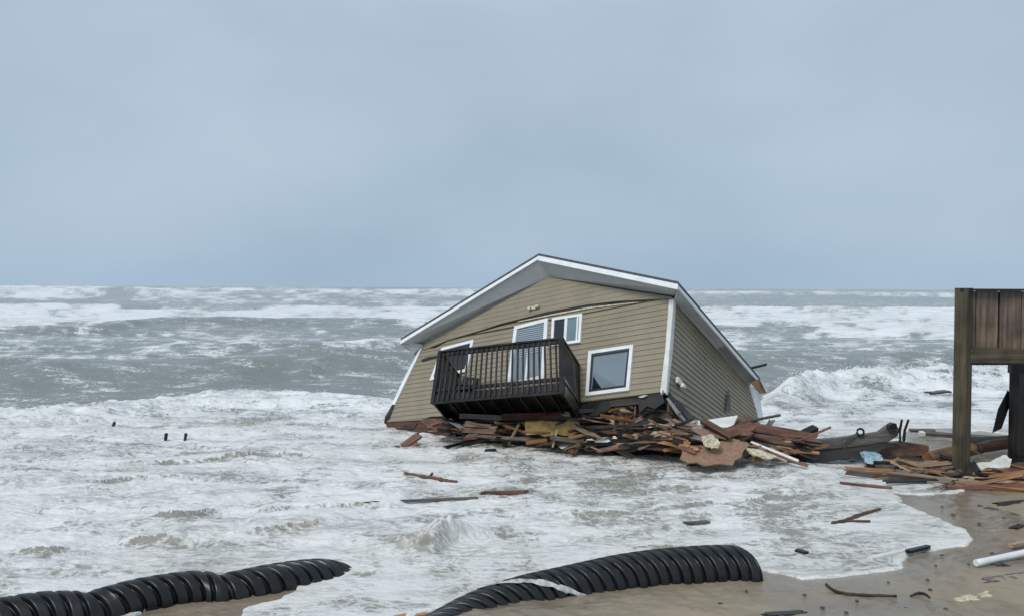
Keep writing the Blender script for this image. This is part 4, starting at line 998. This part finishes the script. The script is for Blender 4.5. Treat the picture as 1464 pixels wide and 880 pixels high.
# the long grey girder with its fittings
gi = empty('broken_girder', at(1200, 640, 23.6)); tag(gi, 'long grey broken girder running from the house wreckage toward the deck', 'girder')
GO = gi.location.copy()
def gpart(nm, pts, off, mat):
    mb = MB(); mb.prism([at(*p)-GO for p in pts], off); return mb.build(nm, MAT[mat], gi)
gpart('beam', [(1095, 632, 23.4), (1130, 631, 23.5), (1200, 626, 23.6), (1258, 618, 23.7), (1270, 609, 23.7), (1281, 607, 23.7), (1285, 612, 23.7), (1284, 622, 23.7), (1272, 630, 23.7), (1215, 638, 23.6), (1150, 644, 23.5), (1120, 642, 23.4)], (0, .22, 0), 'greybeam')
gpart('bottom_flange', [(1100, 647, 23.3), (1150, 648, 23.3), (1215, 641, 23.4), (1272, 632, 23.5), (1280, 636, 23.4), (1225, 652, 23.3), (1175, 661, 23.2), (1130, 657, 23.2)], (0, .35, 0), 'dark')
gpart('end_block', [(1272, 607, 23.5), (1277, 604.5, 23.5), (1282, 605, 23.5), (1283, 612, 23.5), (1271, 612, 23.5)], (0, .2, 0), 'black')
for k, (xa, ya, xb, yb) in enumerate(((1287, 632, 1289.5, 599), (1292, 630, 1299, 599))):
    mb = MB(); mb.tube([at(xa, ya, 23.6)-GO, at((xa+xb)/2-2, (ya+yb)/2, 23.6)-GO, at(xb, yb, 23.6)-GO], [.04, .035, .03], 8); mb.build('bolt_rod', MAT['black'], gi)
mb = MB(); c0 = at(1230, 617, 23.6)-GO; mb.tube([c0+Vector((math.cos(a_)*.09, 0, math.sin(a_)*.09)) for a_ in np.linspace(0, 2*PI, 17)], .028, 8); mb.build('ring', MAT['black'], gi)
mb = MB(); mb.tube([at(1208, 640, 23.5)-GO, at(1206, 632, 23.5)-GO, at(1211, 625, 23.5)-GO, at(1220, 621, 23.55)-GO, at(1228, 619, 23.6)-GO], .02, 6); mb.build('cable', MAT['grey'], gi)
slabt('box_beam', 'brown square-ended timber beam at the right end of the girder', 'beam', [(1262, 634, 24.2), (1290, 631, 24.2), (1328, 637, 24.0), (1328, 650, 24.0), (1290, 652, 23.9), (1262, 650, 24.0)], (0.02, .25, .0), 'brown')
log('thick_log', 'thick orange-barked log resting on the sand behind the front deck post', 'log', (1326, 655, 23.4), (1392, 641, 23.9), .17, 'bark', bend=.05, knots=.05)
log('thick_log', 'darker end of a log right of the front deck post', 'log', (1394, 641, 24.0), (1446, 632, 24.4), .15, 'brown', bend=.04, knots=.05)
log('round_pipe', 'long white plastic pipe lying on the sand at the right border', 'pipe', (1395, 804, (.1,)), (1490, 784, (.14,)), .055, 'white', knots=.02)
twig('curved_stick', 'thin crooked branch floating in the wash below the left corner of the house', 'stick', [(578, 676), (600, 680), (625, 684), (640, 687), (653, 688)], .05, 'brown', branch=[(613, 682), (618, 676)])
twig('curved_stick', 'forked brown branch stranded in the wash left of the wet sand', 'stick', [(1190, 747), (1208, 744), (1228, 736), (1258, 727)], .045, 'brown', branch=[(1210, 744), (1244, 744.5)])
twig('curved_stick', 'long curved dark root on the open sand right of the pipe', 'stick', [(1181, 834), (1192, 843), (1210, 848), (1240, 850), (1282, 851)], .025, 'dark')
twig('curved_stick', 'short arched dark root on the sand beside the long curved root', 'stick', [(1302, 851), (1312, 847, (.06,)), (1322, 848, (.04,)), (1329, 853)], .02, 'dark')
for k, (px, lab) in enumerate(((237, 'black piling stub in the foam on the left, left one of a pair'), (265, 'black piling stub in the foam on the left, right one of a pair'))):
    g_ = on_surf(px, 628, 0); log('piling_stub', lab, 'stub', (px-1, 633, g_.y), (px+1, 618.5, g_.y), .045, 'black', n=9, knots=.2)
log('piling_stub', 'tiny dark piling stub farthest left in the foam', 'stub', (161, 612, on_surf(162, 608, 0).y), (164, 602, on_surf(162, 608, 0).y), .045, 'black', n=9, knots=.2)
# cream cloth on the sand
def clump(name, label, cat, c, rx, ry, rz, mat, seed, sub=4, amp=.35, group=None):
    bm = bmesh.new(); bmesh.ops.create_icosphere(bm, subdivisions=sub, radius=1); rd = np.array([v.co[:] for v in bm.verts])
    n_ = fbm(rd[:, 0]*1.6+seed, rd[:, 1]*1.6+rd[:, 2]*2.1, 5, seed, .6)-.5
    for v, q in zip(bm.verts, n_):
        k = 1+q*amp*2.2; v.co = Vector((v.co.x*rx*k, v.co.y*ry*k, max(v.co.z, -.3)*rz*k))
    me = bpy.data.meshes.new(name); bm.to_mesh(me); bm.free(); me.polygons.foreach_set('use_smooth', [True]*len(me.polygons))
    o = link(name, me, MAT[mat]); o.location = c; tag(o, label, cat, group); return o
clump('cloth_scrap', 'cream crumpled cloth on the sand in the lower right corner', 'cloth', gd(1385, 857, .05), .20, .10, .06, 'cream', 3, amp=.6)
clump('cloth_scrap', 'smaller cream cloth knot at the right end of the crumpled cloth', 'cloth', gd(1407, 852, .07), .09, .07, .08, 'cream', 8, amp=.7)
# pebbles and chips on the sand
rd = random.Random(11)
for k, (px, py) in enumerate([(1347, 724), (1346, 793), (1326, 828), (1295, 869), (1176, 868), (1338, 808), (1067, 844), (1418, 790), (1363, 735), (1440, 850), (1385, 806), (1030, 862), (1225, 858), (1270, 832), (1210, 875), (1150, 850), (1352, 870), (1330, 842), (1436, 740), (1400, 748)]):
    o = clump('pebble', 'small dark pebble or wood chip lying loose on the wet sand', 'pebble', gd(px, py, .06), rd.uniform(.02, .045), rd.uniform(.02, .04), .02, 'stone', k+20, sub=2, group='loose chips on the sand')
# short broken boards jumbled through the wreck heap: solid and many
rd = random.Random(3)
protos = []
for k in range(16):
    protos.append(plank_mesh('splintered_board', rd.uniform(.9, 3.0), rd.uniform(.05, .16), rd.uniform(.02, .05), 500+k, .9, 0, 5, 4))
mats = ['brown', 'red', 'dark', 'dark', 'black', 'orange', 'grey', 'pale', 'brown', 'dark', 'tanw', 'orange', 'tanw', 'dark', 'orange', 'pale']
for me, mt in zip(protos, mats): me.materials.append(MAT[mt])
def scatter(n, f, group, lab, sc=1.0):
    for k in range(n):
        p, sl = f(); o = bpy.data.objects.new('splintered_board', protos[rd.randrange(16)]); C.objects.link(o)
        o.matrix_world = Matrix.Translation(p) @ Matrix.Rotation(rd.gauss(0, .45), 4, 'Z') @ Matrix.Rotation(rd.gauss(0, sl), 4, 'Y') @ Matrix.Rotation(rd.uniform(-1.2, 1.2), 4, 'X') @ Matrix.Diagonal((sc, 1, 1, 1))
        tag(o, lab, 'board', group)
def f1():
    px = rd.uniform(655, 965); u = rd.random(); top = 603 if px < 760 else 603-(px-760)*.03
    lo_ = 625 + (px-655)*.045
    py = top+(lo_-top)*u; return at(px, py, H(px)+.35-u*.9-.35*max(0, (px-900)/100)), .18
scatter(90, f1, 'splintered boards in the heap under the house', 'short splintered board jumbled in the heap under the balcony and house front')
def f2():
    px = rd.uniform(940, 1135); u = rd.random(); top = 606+(px-940)*.10; lo_ = 645+ (px-940)*.02
    return at(px, top+(lo_-top)*u, 23.5-u*.7), .2
scatter(48, f2, 'splintered boards beside the house corner', 'short splintered board in the heap between the house corner and the grey girder')
def f4():
    px = rd.uniform(838, 952); u = rd.random(); return at(px, 584-(px-838)*.10+u*20, 24.9-(px-838)*.008-u*.4), .15
scatter(15, f4, 'splintered boards under the picture window', 'short splintered board hanging in the gap below the picture window', .5)
def f3():
    px = rd.uniform(1270, 1500); u = rd.random(); top = 660+(px-1270)*.02; lo_ = 684+max(0, (px-1290))*.10
    py = top+(lo_-top)*u; p = at(px, py, min(5850/(py-411)+.0, 23.5)-.15); return p, .12
scatter(62, f3, 'splintered boards around the deck posts', 'short splintered board scattered round the foot of the deck posts')
# dark slabs stand in for the darkness behind the boards
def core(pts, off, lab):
    slabt('shade_slab', lab, 'wreckage', pts, off, 'dark', crumple=.05)
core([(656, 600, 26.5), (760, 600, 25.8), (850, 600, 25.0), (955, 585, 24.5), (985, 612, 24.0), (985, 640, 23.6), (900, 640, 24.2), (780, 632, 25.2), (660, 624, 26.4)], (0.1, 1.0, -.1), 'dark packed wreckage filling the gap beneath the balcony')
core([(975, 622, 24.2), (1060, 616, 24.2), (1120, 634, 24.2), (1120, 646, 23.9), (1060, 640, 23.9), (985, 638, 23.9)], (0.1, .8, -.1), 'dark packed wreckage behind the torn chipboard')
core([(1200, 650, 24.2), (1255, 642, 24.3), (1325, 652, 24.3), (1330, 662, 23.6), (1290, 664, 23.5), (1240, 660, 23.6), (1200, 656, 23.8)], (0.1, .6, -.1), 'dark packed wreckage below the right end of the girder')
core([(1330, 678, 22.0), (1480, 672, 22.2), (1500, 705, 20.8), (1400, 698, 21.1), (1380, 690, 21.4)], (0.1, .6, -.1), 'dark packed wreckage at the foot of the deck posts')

# ---- spray thrown up along the breaking crests
rs = np.random.RandomState(4); vs = []; fs = []
def drops(n, fc, s0, s1):
    for _ in range(n):
        p = fc(); s = s0*(s1/s0)**(rs.rand()**2.2); b = len(vs); ax = Vector((rs.randn(), rs.randn(), rs.randn()*1.3)).normalized()
        for v in ((1,0,0),(-1,0,0),(0,1,0),(0,-1,0),(0,0,1),(0,0,-1)):
            vs.append(p+Vector(v)*s*(.5+rs.rand()*.8))
        for f in ((0,2,4),(2,1,4),(1,3,4),(3,0,4),(2,0,5),(1,2,5),(3,1,5),(0,3,5)): fs.append(tuple(b+i for i in f))
def zsea(x, y):
    r = np.searchsorted(-Y[:, 0], -y); r = min(max(r, 1), Y.shape[0]-1); c = int(round((x/y+.78)/1.6*(X.shape[1]-1))); c = min(max(c, 0), X.shape[1]-1); return z[r, c]
z = sea_z
X, Y = sea_X, sea_Y
def c_near():
    a = rs.uniform(-1.0, 1.0)*.8; x = wx+e1[0]*a+e2[0]*(.02+rs.randn()*.10); y = wy+e1[1]*a+e2[1]*(.02+rs.randn()*.10)
    return Vector((x, y, zsea(x, y)+abs(rs.randn())*.05*math.exp(-a*a*2)))
drops(420, c_near, .003, .012)
cx_, cd_ = curve([(1060, 590), (1130, 575), (1200, 562), (1300, 558), (1400, 552), (2000, 540)])
def c_right():
    px = rs.uniform(1110, 1560); yy = np.interp(px, cx_, cd_)+rs.randn()*.8; x = (px-732)/F*yy
    return Vector((x, yy, zsea(x, yy)+abs(rs.randn())*.13))
drops(2200, c_right, .008, .035)
o = link('sea_spray', mesh_from('sea_spray', vs, fs), MAT['spray']); tag(o, 'fine white spray flying off the breaking crests', 'spray', kind='stuff')
